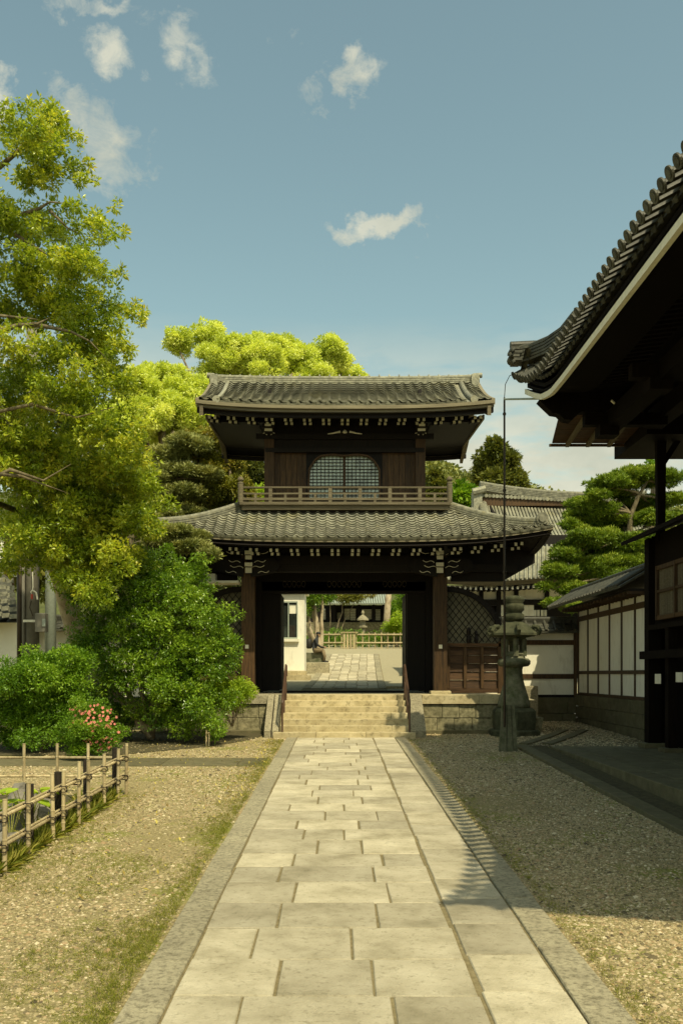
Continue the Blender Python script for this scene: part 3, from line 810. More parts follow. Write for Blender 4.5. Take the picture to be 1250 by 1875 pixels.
# dark panels closing the space over the head beam
gb('upper_band', WOOD, CXL-.1, CXR+.1, CY-.05, CY+.05, 5.05, 5.9)
for (x0,x1) in ((CXL-2.0,CXL-.3),(CXR+.3,CXR+2.0)):
    gb('side_head_beam', WOOD, x0, x1, CY-.1, CY+.1, Z_(1048,CY), Z_(1034,CY))
    s_ = 1 if x0 > 0 else -1; xi = CXR+.3 if s_ > 0 else CXL-.3
    pl_ = [(xi,Z_(1064,CY)),(xi+s_*1.35,Z_(1064,CY)),(xi+s_*2.2,Z_(1030,CY)),(xi+s_*2.2,5.35),(xi,5.4)]
    MB().prism(pl_ if s_ > 0 else pl_[::-1], CY+.101, CY+.16).build('side_upper_band', WOOD, gate)
gb('frog_leg_ornament', WOODG, GX-.08, GX+.08, CY-.12, CY-.06, Z_(1028,CY), Z_(1024,CY))
# ---------------- wings beside the gate
LAT = mat('wing_panel', [(.12,.11,.07),(.17,.155,.10)], 3, .85, .1)
for s in (-1,1):
    cx = CXR if s > 0 else CXL
    w = empty('side_wing', (cx+s*1.0,24.5,ZT), parent=gate)
    xa = cx+s*.18; xb = cx+s*1.62
    x0, x1 = min(xa,xb), max(xa,xb); yw = 24.45
    zs = Z_(1178,24.4)
    bx('top_rail', WOODH, w, x0, x1, yw-.10, yw+.08, zs-.09, zs)
    bx('bottom_rail', WOODH, w, x0, x1, yw-.08, yw+.08, ZT+.02, ZT+.14)
    for q in (0,.33,.66,1):
        xx = x0+.05+(x1-x0-.1)*q; bx('stile', WOODB, w, xx-.04, xx+.04, yw-.09, yw+.05, ZT+.141, zs-.091)
    nb = 5; hh = (zs-.09-ZT-.14)/nb
    for q in range(nb):
        a = MB(); z = ZT+.14+q*hh
        a.hexa([(x0,yw-.03,z),(x1,yw-.03,z),(x1,yw+.02,z),(x0,yw+.02,z),(x0,yw+.0,z+hh-.006),(x1,yw+.0,z+hh-.006),(x1,yw+.03,z+hh-.006),(x0,yw+.03,z+hh-.006)])
        a.build('board', WOODH, w)
    # arched lattice above
    R = 1.42; hR = Z_(1082,24.4)-zs
    poly = [(xa, zs+.002)]+[(xa+s*R*math.cos(a), zs+.002+hR*math.sin(a)) for a in [math.pi/2*k/14 for k in range(15)]]
    if s < 0: poly = poly[::-1]
    MB().prism(poly, yw+.0, yw+.03).build('arched_panel', LAT, w)
    arc = [Vector((xa+s*(R+.05)*math.cos(a), yw-.02, zs+(hR+.05)*math.sin(a))) for a in [math.pi/2*k/14 for k in range(15)]]
    a = MB()
    for p, q in zip(arc, arc[1:]): a.bar(p, q, .14, .13, (0,1,0))
    a.build('arched_frame', WOOD, w)
    for fam in (1,-1):
        for k in range(-10,16):
            # line u - fam*v = c
            c = k*.17; seg = []
            for q in range(41):
                u = R*q/40; v = (u-c)*1.25 if fam > 0 else (c-u)*1.25
                if v >= 0 and (u/R)**2+(v/hR)**2 <= .98: seg.append((u, v))
            if len(seg) > 3:
                (u0,v0),(u1,v1) = seg[0], seg[-1]
                MB().bar((xa+s*u0,yw-.012-.006*fam,zs+v0),(xa+s*u1,yw-.012-.006*fam,zs+v1),.016,.018,(0,1,0)).build('lattice_bar', WOOD, w)
    for (u, hgt, wd) in ((.58,.42,.07),(.78,.32,.06)):
        MB().lathe([(wd*.6,0),(wd,.1),(wd*.55,.22),(wd*.9,hgt*.75),(wd*.3,hgt)], (xa+s*u,yw-.08,zs), 8).build('carved_figure', WOOD, w)
    bx('corner_post', WOODB, w, xb-.08, xb+.08, yw-.1, yw+.1, ZT, zs+.05)
    # white small canopy left
    if s < 0:
        a = MB(); a.box(xa-1.0, xa-.02, yw-.75, yw-.1, Z_(1067,23.7), Z_(1063,23.7)); a.build('white_shelf', WHITE, w)
        MB().box(xa-.98, xa-.62, yw-.7, yw-.3, Z_(1063,23.7)+.001, Z_(1050,23.7)).build('white_box', WHITE, w)

# ---------------- balcony
BY0, BY1 = 23.62, 28.2
BH = 2.66
bal = empty('balcony', (GX,BY0,6.2), parent=gate)
zf0, zf1 = Z_(928,BY0), Z_(919,BY0)
bx('balcony_floor', WOODG, bal, GX-BH-.02, GX+BH+.02, BY0-.02, BY1, zf1-.07, zf1)
bx('balcony_beam', WOODG, bal, GX-BH+.03, GX+BH-.03, BY0+.04, BY0+.16, zf0-.06, zf1-.071)
bx('balcony_apron', WOOD, bal, GX-BH+.1, GX+BH-.1, BY0+.17, BY1-.1, LZ1-.1, zf1-.071)
zr = [Z_(892,BY0), Z_(903,BY0), Z_(913,BY0)]
def rail(a, b, r, nm): MB().tube([a,b], r, 8).build(nm, WOODG, bal)
rail((GX-BH-.02,BY0+.06,zr[0]),(GX+BH+.02,BY0+.06,zr[0]),.026,'top_rail')
MB().bar((GX-BH,BY0+.06,zr[1]),(GX+BH,BY0+.06,zr[1]),.045,.04).build('middle_rail', WOODG, bal)
MB().bar((GX-BH,BY0+.06,zr[2]),(GX+BH,BY0+.06,zr[2]),.07,.06).build('bottom_rail', WOODG, bal)
for s in (-1,1):
    x = GX+s*BH
    rail((x,BY0,zr[0]),(x,BY1,zr[0]),.032,'top_rail')
    MB().bar((x,BY0,zr[1]),(x,BY1,zr[1]),.045,.04).build('middle_rail', WOODG, bal)
    MB().bar((x,BY0,zr[2]),(x,BY1,zr[2]),.07,.06).build('bottom_rail', WOODG, bal)
    for yy in (BY0+.06,BY1-.05):
        z0 = zf1
        MB().lathe([(.07,0),(.07,.47),(.075,.47),(.075,.5),(.045,.52),(.05,.54),(.085,.57),(.07,.62),(.02,.66)], (x,yy,z0), 12).build('corner_post', WOODG, bal)
        if s > 0: pass
    for k in range(1,9): MB().box(x-.03,x+.03,BY0+.5*k,BY0+.5*k+.06,zf1,zr[1]).build('baluster', WOODG, bal)
nb = 14
for k in range(1,nb):
    x = GX-BH+2*BH*k/nb; wide = k%2 == 0
    w = .045 if wide else .032
    bx('baluster', WOODG, bal, x-w, x+w, BY0+.03, BY0+.09, zf1, (zr[0]-.02) if wide else zr[1]-.021)
# ---------------- upper storey
UY = 24.7; UH = 2.0
us = empty('upper_storey', (GX,UY,6.3), parent=gate)
zu0, zu1 = LZ1-.05, Z_(760,UY)
for x in (-UH, UH):
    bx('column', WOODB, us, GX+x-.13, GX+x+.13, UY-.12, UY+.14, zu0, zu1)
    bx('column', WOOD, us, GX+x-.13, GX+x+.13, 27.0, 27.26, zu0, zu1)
    bx('side_wall', WOOD, us, GX+x-.05, GX+x+.05, UY+.15, 26.99, zu0, zu1)
bx('rear_wall', WOOD, us, GX-UH+.13, GX+UH-.13, 27.1, 27.18, zu0, zu1)
WX0, WX1 = X_(566,UY), X_(694,UY)
# planks left and right of window
for (a, b) in ((GX-UH+.13, WX0-.08),(WX1+.08, GX+UH-.13)):
    x = a; 
    while x < b-.01:
        x1 = min(x+.15, b); bx('wall_plank', WOODB, us, x+.003, x1-.003, UY+random.uniform(-.006,.006), UY+.05, zu0, Z_(826,UY)); x = x1
bx('under_window_board', WOOD, us, WX0-.08, WX1+.08, UY, UY+.05, zu0, Z_(912,UY))
bx('head_panel', WOOD, us, GX-UH+.13, GX+UH-.13, UY-.05, UY+.05, Z_(826,UY)+.002, zu1)
bx('head_beam', WOOD, us, GX-UH-.35, GX+UH+.35, UY-.14, UY-.051, Z_(806,UY), Z_(796,UY))
bx('head_beam', WOOD, us, GX-UH-.1, GX+UH+.1, UY-.13, UY-.051, Z_(830,UY), Z_(822,UY))
win = empty('bell_window', (GX,UY,6.6), parent=us)
def arch_top(x):   # bell-shaped top in pixels -> z
    u = abs((x-(WX0+WX1)/2)/((WX1-WX0)/2)); 
    py = 834+2*math.cos(u*9)*.6*(1-u)+ (0 if u < .55 else 26*((u-.55)/.45)**2.2)
    return Z_(py, UY)
zb = Z_(912,UY)
N_ = 30
outl = [(WX0-.02, zb)]+[(WX0+(WX1-WX0)*k/N_, arch_top(WX0+(WX1-WX0)*k/N_)) for k in range(N_+1)]+[(WX1+.02, zb)]
MB().prism(outl, UY+.06, UY+.075).build('pane', GLASS, win)
# spandrel board above the arch
sp = [(WX0-.08, Z_(826,UY)),(WX0-.08, zb),(WX0-.02,zb)]+[(WX0+(WX1-WX0)*k/N_, arch_top(WX0+(WX1-WX0)*k/N_)) for k in range(N_+1)]+[(WX1+.02,zb),(WX1+.08,zb),(WX1+.08,Z_(826,UY))]
MB().prism(sp, UY-.005, UY+.045).build('frame_board', WOOD, win)
a = MB(); pts = [Vector((x,UY-.02,z)) for x, z in outl]
for p, q in zip(pts, pts[1:]): a.bar(p, q, .05, .06, (0,1,0))
a.build('frame', WOODB, win)
for k in range(1,18):
    x = WX0+(WX1-WX0)*k/18
    if k == 9: MB().box(x-.035,x+.035,UY+.02,UY+.058,zb,arch_top(x)).build('mullion', WOODB, win)
    else: MB().box(x-.008,x+.008,UY+.035,UY+.052,zb,arch_top(x)).build('lattice_bar', WOOD, win)
k = 0; z = zb+.07
while z < Z_(836,UY):
    xs_ = [WX0+(WX1-WX0)*q/60 for q in range(61) if arch_top(WX0+(WX1-WX0)*q/60) > z]
    MB().box(xs_[0],xs_[-1],UY+.028,UY+.045,z-.008,z+.008).build('lattice_bar', WOOD, win); z += .088
# brackets under upper eaves
for x in (-UH, UH):
    br = empty('bracket', (GX+x,UY-.4,8.1), parent=us)
    for (py0, py1, w, yy) in ((783,791,.11,UY-.42),(775,782,.17,UY-.55)):
        bx('bracket_block', WOOD, br, GX+x-w*.9, GX+x+w*.9, yy+.012, UY-.05, Z_(py1,yy), Z_(py0,yy))
    bx('white_end', WHITE, br, GX+x-.10, GX+x+.10, UY-.42, UY-.409, Z_(789,UY-.42), Z_(783,UY-.42))
    bx('white_end', WHITE, br, GX+x-.08, GX+x+.08, UY-.56, UY-.539, Z_(780,UY-.55), Z_(776,UY-.55))
    for s in (-1,1): MB().tube([(GX+x+s*.05,UY-.2,Z_(800,UY)),(GX+x+s*.1,UY-.2,Z_(796,UY)),(GX+x+s*.15,UY-.2,Z_(797,UY))], .012, 5).build('painted_curl', WHITE, br)
fo = empty('frog_leg_strut', (GX,UY-.2,8.2), parent=us)
for s in (-1,1):
    MB().tube([(GX+s*.12,UY-.2,Z_(794,UY)),(GX+s*.2,UY-.2,Z_(795,UY)),(GX+s*.32,UY-.2,Z_(797,UY)),(GX+s*.45,UY-.2,Z_(798,UY))], [.03,.022,.018,.012], 6).build('leg', WHITE, fo)
MB().lathe([(.02,0),(.07,.02),(.05,.06),(.02,.09)], (GX,UY-.2,Z_(797,UY)), 8).build('centre_knob', WHITE, fo)
# ---------------- upper roof
RY0, RYC, RY1 = 23.25, 25.85, 28.45
RH = 3.72
RZ0 = Z_(744,RY0); RZC = Z_(706,RYC)
def uroof(x, t, off=0, back=False):
    c = (abs(x)/RH)**3
    y = RY0+(RYC-RY0)*t-.05*c*(1-t); z = (RZ0+.13*c)*(1-t)+(RZC+.05*c)*t-.10*math.sin(math.pi*t)
    if back: y = 2*RYC-y
    return Vector((GX+x, y, z+off))
ur = empty('upper_roof', (GX,RY0,RZ0), parent=gate)
XT = 3.2
mass = []; cnt = 0
NRU = 16
colsu = [i*.25-XT+.125 for i in range(int(2*XT/.25))]
for back in (False, True):
    for r in range(NRU):
        t = r/NRU
        for x in colsu:
            p = uroof(x, t, .05, back); xa = uroof(x+.05, t, 0, back)-uroof(x-.05, t, 0, back); ya = uroof(x, t+.03, 0, back)-uroof(x, t-.03, 0, back)
            if back: xa = -xa
            M = frame(p, xa, ya)
            if r == 0 and not back: place(TEE, 'eave_tile', M, ur)
            elif not back and cnt < 70: cnt += 1; place(TME, 'roof_tile', M, ur)
            else: mass.append(M)
replicate(TM, mass).build('roof_tiles_upper_rows', TILEM, ur, True, kind='stuff')
for nm, off, m, sh in (('roof_bed', .03, TILEM, 0), ('soffit', -.16, WOOD, .05)):
    a = MB()
    for back in (False, True):
        a.sheet(lambda u, v, b=back: tuple(uroof((2*u-1)*(RH-sh), v, off, b)), 24, 10)
    a.build(nm, m, ur, True)
# thick eave edge: boards front and back, verge boards on the gables
for back in (False, True):
    for (off, h, shr, m, nm) in ((-.065,.085,-.03,COPPER,'eave_board'),(-.135,.065,.04,COPPER,'eave_board'),(-.25,.11,.12,WOOD,'eave_purlin')):
        pts = [uroof(x, 0, off, back)+Vector((0,shr if not back else -shr,0)) for x in [RH*(2*i/24-1) for i in range(25)]]
        a = MB(); vs = []; fs = []
        dy = .1 if not back else -.1
        for p in pts: vs += [p, p+Vector((0,0,h)), p+Vector((0,dy,h)), p+Vector((0,dy,0))]
        for i in range(24):
            for k in range(4): fs.append((4*i+k,4*i+4+k,4*i+4+(k+1)%4,4*i+(k+1)%4))
        fs += [(0,1,2,3),(96,99,98,97)]
        a.add(vs, fs).build(nm, m, ur)
for s in (-1,1):
    for (xo, h0, h1, m, nm) in ((RH+.02,-.10,.06,COPPER,'verge_edge'),(RH-.08,-.36,-.105,WOODG,'bargeboard')):
        a = MB(); vs = []; fs = []
        prof = [uroof(s*xo, t, 0, False) for t in [i/14 for i in range(15)]]+[uroof(s*xo, 1-t, 0, True) for t in [i/14 for i in range(1,15)]]
        for p in prof:
            xi = p.x-s*.09; vs += [(p.x,p.y,p.z+h0),(p.x,p.y,p.z+h1),(xi,p.y,p.z+h1),(xi,p.y,p.z+h0)]
        k_ = len(prof)
        for i in range(k_-1):
            for k in range(4): fs.append((4*i+k,4*i+4+k,4*i+4+(k+1)%4,4*i+(k+1)%4))
        fs += [(0,1,2,3),(4*k_-4,4*k_-1,4*k_-2,4*k_-3)]
        a.add(vs, fs).build(nm, m, ur)
    # rolled descending ridge near the verge and sloped verge tiles
    for back in (False, True):
        MB().tube([uroof(s*(XT+.02), t, .08, back) for t in [.0,.2,.4,.6,.8,.97]], .068, 10).build('descending_ridge', TILE, ur, True)
        e = uroof(s*(XT+.02), .0, .08, back)
        MB().tube([e+Vector((0,-.03,0)),e+Vector((0,.05,0))], .095, 12).build('ridge_end_disc', TILE, ur)
        mass = []
        for r in range(NRU):
            for q in (.14,.34):
                t = r/NRU; x = s*(XT+q); xa = uroof(x+.05,t,0,back)-uroof(x-.05,t,0,back); ya = uroof(x,t+.03,0,back)-uroof(x,t-.03,0,back)
                if back: xa = -xa
                mass.append(frame(uroof(x,t,.045-.15*max(0,q-.2),back), xa, ya))
        replicate(TM, mass).build('verge_tiles', TILEM, ur, True, kind='stuff')
    bx('gable_wall', WOOD, us, GX+s*UH-.04 , GX+s*UH+.04, UY, 27.0, zu1-.2, RZC-.45)
    g_ = MB(); g_.prism([(UY,8.6),(27.1,8.6),(RYC,RZC-.25)], GX+s*(UH+.3)-.03, GX+s*(UH+.3)+.03, 'x'); g_.build('gable_panel', WOOD, ur)
RW = RH-.12
rp = [Vector((GX-RW+2*RW*i/20, RYC, RZC+.0+.05*abs(2*i/20-1)**3)) for i in range(21)]
loft(rp, stacked(.30,.20,4,.07), 'main_ridge', TILE, ur)
for k in range(26):
    x = GX-RW+.15+(2*RW-.3)*k/25; MB().tube([(x-.02,RYC,RZC+.225),(x+.02,RYC,RZC+.225)], .085, 8).build('ridge_band', TILE, ur)
for s in (-1,1):
    e = rp[0 if s < 0 else -1]
    a = MB(); a.box(e.x-.10, e.x+.10, e.y-.24, e.y+.24, e.z-.12, e.z+.20); a.box(e.x-.13 , e.x+.13, e.y-.34, e.y+.34, e.z-.2, e.z-.12)
    a.tube([(e.x-.02,e.y,e.z+.22),(e.x+s*.22,e.y,e.z+.235)], .07, 10)
    a.tube([(e.x+s*.1,e.y,e.z+.08),(e.x+s*.14,e.y,e.z+.08)], .12, 14)
    a.build('ridge_end_tile', TILE, ur)
xs = []
for i in range(-7,8):
    c = i*.485; xs += [c-.072, c+.072]
za = Z_(771.5,23.75); zb_ = Z_(778,24.15)
rafters(ur, xs, ((23.75, lambda x: za+lift(x,.10,RH), .064, .075, 1.0, .20),(24.15, lambda x: zb_+lift(x,.10,RH), .066, .066, .6, .10)))
for i in range(-7,8):
    for d in (-.072,.072):
        x = i*.485+d
        MB().bar((GX+x,28.05,Z_(835,28.1)+.3),(GX+x,27.1,Z_(835,28.1)+.6),.08,.1).build('rear_rafter', WOOD, ur)
for s in (-1,1):
    xa_, xb_ = GX+s*2.05, GX+s*(RH-.16)
    MB().hexa([(xa_,24.5,8.60),(xb_,24.5,8.62),(xb_,28.2,8.82),(xa_,28.2,8.72),(xa_,24.5,8.66),(xb_,24.5,8.68),(xb_,28.2,8.88),(xa_,28.2,8.78)]).build('gable_underboarding', WOOD, ur)
    MB().bar((xb_,23.9,8.58),(xb_+s*.02,28.25,8.86),.05,.12).build('gable_edge_beam', WOODG, ur)

# ================================================================== RIGHT HALL (near)
hall = empty('right_hall', (8,11,PZ), 'dark hall at right with deep upturned tiled eaves and slatted window', 'hall')
YN, YF = 2.65, 17.95
def eave_z(Y):
    pts = [(2.65,7.75),(3.3,7.42),(4.4,7.18),(6,7.1),(15.2,7.1),(16.0,7.12),(16.7,7.25),(17.3,7.47),(17.95,7.73),(18.5,7.95)]
    if Y <= 2.65: return 7.75
    for (a,b),(c,d) in zip(pts,pts[1:]):
        if a <= Y <= c:
            return b+(d-b)*(Y-a)/(c-a)
    return 7.95
def eave_x(Y):
    x = 3.4
    if Y < 7: x = 3.4-.42*((7-Y)/4.8)**2
    if Y > 15.5: x = 3.4-.04*((Y-15.5)/2.5)**2
    return x
rf = empty('roof', (6,11,7.1), parent=hall)
# round tiles with discs
a = MB(); a.tube([(0,0,0),(.022,0,0)], .08, 16); a.tube([(-.010,0,0),(-.001,0,0)], .05, 14)
segs = 8; vs = []; 
for xx, rr in ((.022,.056),(.75,.062)):
    for k in range(segs+1):
        an = math.pi*k/segs; vs.append((xx, rr*math.cos(an), rr*math.sin(an)*1.05-.01))
a.add(vs, [(k,k+1,segs+2+k,segs+1+k) for k in range(segs)])
RT = proto(a, 'round_eave_tile', TILED)
b = MB(); vs = []
for xx in (.27,.7):
    for k in range(7): vs.append((xx, -.115+.23*k/6, -.055-.03*math.sin(math.pi*k/6)))
b.add(vs, [(k,k+1,8+k,7+k) for k in range(6)]); b.add([(.26,-.08,-.07),(.26,.08,-.07),(.26,.05,-.12),(.26,0,-.14),(.26,-.05,-.12)], [(0,1,2,3,4)])
b.add([(.28,-.08,-.07),(.28,.08,-.07),(.28,.05,-.12),(.28,0,-.14),(.28,-.05,-.12)], [(4,3,2,1,0)])
FT = proto(b, 'flat_eave_tile', TILED)
Y = YN; slope = .52
while Y < YF+.01:
    dz = (eave_z(Y+.1)-eave_z(Y-.1))/.2
    M = frame((eave_x(Y), Y, eave_z(Y)), (1,0,slope), (0,1,dz))
    place(RT, 'round_eave_tile', M, rf)
    M2 = frame((eave_x(Y), Y+.115, eave_z(Y+.115)), (1,0,slope), (0,1,dz)); place(FT, 'flat_eave_tile', M2, rf)
    Y += .23
# eave tiles along the far (gable) side
X = 3.55
while X < 9:
    k = max(0, (5.6-X)/2.2); z = 7.12+.62*k**2
    place(RT, 'round_eave_tile', frame((X, 18.0, z), (0,-1,slope), (1,0,-.2*k)), rf); X += .2
ys_ = [YN+(YF-YN)*i/60 for i in range(61)]
def rstrip(name, m, x_in, z_in, x_out, z_out, th):
    a = MB(); vs = []; fs = []
    for Y in ys_:
        e = eave_z(Y); x0 = eave_x(Y)
        vs += [(x0+x_out,Y,e+z_out),(x0+x_in,Y,e+z_in),(x0+x_in,Y,e+z_in+th),(x0+x_out,Y,e+z_out+th)]
    for i in range(60):
        for k in range(4): fs.append((4*i+k,4*i+4+k,4*i+4+(k+1)%4,4*i+(k+1)%4))
    fs += [(0,1,2,3),(240,243,242,241)]
    return a.add(vs, fs).build(name, m, rf)
rstrip('tile_bed', TILED, .9, .33, .29, .02, .05)
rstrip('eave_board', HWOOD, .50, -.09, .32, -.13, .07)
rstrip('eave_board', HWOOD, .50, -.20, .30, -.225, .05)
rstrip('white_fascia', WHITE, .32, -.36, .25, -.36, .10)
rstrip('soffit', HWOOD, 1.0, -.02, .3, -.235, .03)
# main roof body: slopes up to a ridge; closed underneath
RIDX, RIDZ = 8.9, 11.2
a = MB()
def slopefn(off, inset):
    def fn(u, v):
        Y = YN+(YF-YN)*u; x0 = eave_x(Y)+inset; z0 = eave_z(Y)+.08+off+slope*inset
        v2 = v
        yy = Y+(( 6 if Y < 10 else 14)-Y)*0
        x = x0+(RIDX-x0)*v2; 
        yin = min(max(Y, YN+ (x-3.4)*.9*0 ), YF)
        # hips at the far end: pull far points in as we climb
        lim = YF-(x-3.4)*.75
        y2 = min(Y, lim) if v2 > 0 else Y
        return (x, max(min(Y, lim), YN), z0+(RIDZ+off-z0)*v2**1.12)
    return fn
a.sheet(slopefn(0,.3), 40, 10)
a.build('roof_slope', TILED, rf, True)
a = MB()
a.sheet(lambda u, v: (3.6+(RIDX-3.6)*v + (9-(RIDX-3.6)*v)*u, 18.0-(RIDX-3.6)*v*.75, 7.2+(RIDZ-7.2)*v**1.12+ (.5*max(0,1-u*5)**2)*(1-v)), 20, 10)
a.build('far_roof_slope', TILED, rf, True)
a = MB(); a.prism([(3.1,7.6),(RIDX,RIDZ),(14.3,7.1),(4.4,6.95)], YN+.05, YN+.12); a.build('near_gable_sun_block', HWOOD, rf)  # unseen closing panel, added to keep sun from entering under the roof
a = MB(); a.sheet(lambda u, v: (RIDX+5.4*v, YN+(YF-YN-3.9*(1-v))*u, RIDZ+(7.1-RIDZ)*v), 8, 4); a.build('rear_roof_slope', TILED, rf)
# soffits
a = MB()
a.sheet(lambda u, v: ((eave_x(YN+(YF-.3-YN)*u)+.25)*(1-v)+4.45*v, YN+(YF-.3-YN)*u, eave_z(YN+(YF-.3-YN)*u)-.25+.02*v), 50, 2)
a.add([(4.4,YN,7.0),(14,YN,7.0),(14,17.9,7.12),(4.4,17.9,7.12)], [(0,1,2,3)])
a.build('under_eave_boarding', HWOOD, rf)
RAF = MB(); RAF.box(0,.75,-.035,.035,-.06,.02); RP = proto(RAF, 'rafter', HWOOD)
RAT = MB(); RAT.box(-.012,0,-.036,.036,-.062,.022)
GREYP = mat('dark_grey_paint', [(.03,.027,.018),(.07,.062,.045)], 12, .8, .1)  # dark grey, well below the white of the other painted tips
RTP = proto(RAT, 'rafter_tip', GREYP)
Y = YN+.3
while Y < 17.3:
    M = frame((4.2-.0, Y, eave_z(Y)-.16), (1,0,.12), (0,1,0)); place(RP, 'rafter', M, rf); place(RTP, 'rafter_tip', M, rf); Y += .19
# inner beams, brackets and ceiling seen against the light
bx('wall_plate', HWOOD, hall, 4.9, 5.2, 2.5, 17.6, 6.45, 6.75)
bx('wall_plate', HWOOD, hall, 5.9, 6.2, 2.7, 17.8, 6.65, 6.98)
a = MB(); a.prism([(3.66,6.95),(3.9,6.72),(4.02,6.70),(4.12,6.60),(4.25,6.58),(4.42,6.74),(5.4,6.78),(5.4,7.1),(4.0,7.1)], 16.9, 17.15)
a.build('beam_nose', HWOOD, hall)
for Y in (3.5,6.2,8.9,11.6,14.3,17.0):
    bx('bracket_arm', HWOOD, hall, 4.5, 6.0, Y-.1, Y+.1, 6.5, 6.72); bx('bracket_block', HWOOD, hall, 4.75, 5.1, Y-.17, Y+.17, 6.3, 6.49)
    bx('porch_column', HWOOD, hall, 7.4, 7.7, Y-.15, Y+.15, 4.2, 7.0)
# pent boarding at the far end
pt = empty('pent_eave', (5.3,18.5,6.8), parent=hall)
n0 = [P(1024,757,17.6), P(1200,757,17.6)]; f0 = [P(1010,812,19.3), P(1172,812,19.3)]
nbd = 6
for k in range(nbd):
    a = MB(); t0, t1 = k/nbd+.004, (k+1)/nbd-.004
    q = [n0[0].lerp(f0[0],t0), n0[1].lerp(f0[1],t0), n0[1].lerp(f0[1],t1), n0[0].lerp(f0[0],t1)]
    dz = Vector((0,0,.03)); a.hexa([*q, *[p+dz for p in q]]); a.build('board', WOODH, pt)
for u in (.19,.42,.66,.9):
    p = n0[0].lerp(n0[1],u+.08); q = f0[0].lerp(f0[1],u-.02); MB().bar(p+Vector((0,-.02,-.05)), q+Vector((0,0,-.04)), .07, .08).build('batten', WOODG, pt)
MB().bar(f0[0]+Vector((-.05,.03,-.03)), f0[1]+Vector((.05,.03,-.03)), .06, .05).build('edge_pole', WOODB, pt)
for k in range(7):
    x = X_(1066+17.5*k,17.8); bx('block', HWOOD, pt, x, x+.085, 17.6, 17.8, Z_(757,17.6), 7.1)
bx('end_beam', HWOOD, hall, X_(1180,18), 9.5, 17.9, 20.0, Z_(818,18.9), 7.13)
for k in range(6):
    x = X_(1222,20)+k*.24; a = MB(); a.prism([(x,6.72),(x+.12,6.72),(x+.1,6.58),(x+.03,6.58)], 19.8, 19.95); a.build('rafter_end', HWOOD, hall)
p = P(1208,826,18.5)
a = MB(); a.hexa([(p.x-.07,18.43,4.6),(p.x+.07,18.43,4.6),(p.x+.07,18.57,4.6),(p.x-.07,18.57,4.6),(p.x-.09,18.43,6.7),(p.x+.1,18.43,6.7),(p.x+.1,18.57,6.7),(p.x-.09,18.57,6.7)])
a.build('post', HWOOD, hall)
MB().bar((p.x+.02,18.5,6.1),(p.x+.5,18.5,6.85),.08,.10).build('brace', HWOOD, hall)
MB().tube([P(1118,733,16.5),P(1126,740,16.5),P(1136,746,16.5),P(1152,745,16.5)], [.02,.02,.025,.01], 6).build('white_carved_curl', WHITE, hall)
# lower annex: pent roof, wall, window
AX = 6.3
an = empty('annex', (AX,12,PZ), parent=hall)
a = MB(); a.hexa([(5.85,1.5,4.6),(8.2,1.5,5.5),(8.2,19.2,5.5),(5.85,19.2,4.6),(5.85,1.5,4.68),(8.2,1.5,5.6),(8.2,19.2,5.6),(5.85,19.2,4.68)]); a.build('pent_roof', HWOOD, an)
bx('corner_post', HWOOD, an, AX-.04, AX+.22, 18.72, 18.98, PZ+.1, 4.7)
bx('wall_board', HWOOD, an, AX+.08, AX+.14, 2, 18.71, 2.9, 4.75)
bx('lower_wall', HWOOD, an, AX+.5, AX+.55, 2, 18.9, PZ, 2.9)
bx('rear_wall', HWOOD, an, 8.2, 8.3, 2, 19, PZ, 7)  # unseen back wall, added to keep the space under the roof dark
bx('end_wall', HWOOD, an, AX+.06, 8.19, 18.80, 18.86, PZ, 4.75)
bx('beam', HWOOD, an, AX-.12, AX+.10, 2, 19.05, 2.26, 2.42)
bx('sill_beam', HWOOD, an, AX-.06, AX+.10, 2, 18.72, 2.84, 2.94)
for Y in (17.75,15.2,12.6,10,7.4,4.8): 
    bx('post', HWOOD, an, AX-.02, AX+.16, Y-.09, Y+.09, PZ+.08, 2.84); bx('base_stone', KERBD, an, AX-.12, AX+.26, Y-.19, Y+.19, PZ-.001, PZ+.078, .02)
bx('base_stone', KERBD, an, AX-.14, AX+.32, 18.62, 19.08, PZ-.001, PZ+.098, .02)
for (ya, yb) in ((16.2,18.3),(13.4,15.6),(10.6,12.8)):
    w = empty('window', (AX,ya,3.5), parent=an)
    for (z0, z1) in ((3.02,3.10),(3.55,3.60),(4.0,4.08)): bx('frame_rail', WOODB, w, AX-.04, AX+.08, ya, yb, z0, z1)
    for Y in (ya, (ya+yb)/2, yb-.06): bx('frame_stile', WOODB, w, AX-.05, AX+.08, Y, Y+.06, 3.02, 4.08)
    Y = ya+.07
    while Y < yb-.06:
        bx('slat', WOODG, w, AX+.01, AX+.05, Y, Y+.05, 3.1, 4.0); Y += .085
for (px, py) in ((1204,1243),(1243,1240)):
    Y = 1700*(AX-.14)/(px-618); bx('paper_notice', WHITE, an, AX-.15, AX-.14, Y-.16, Y+.16, Z_(py+9,Y), Z_(py-9,Y))
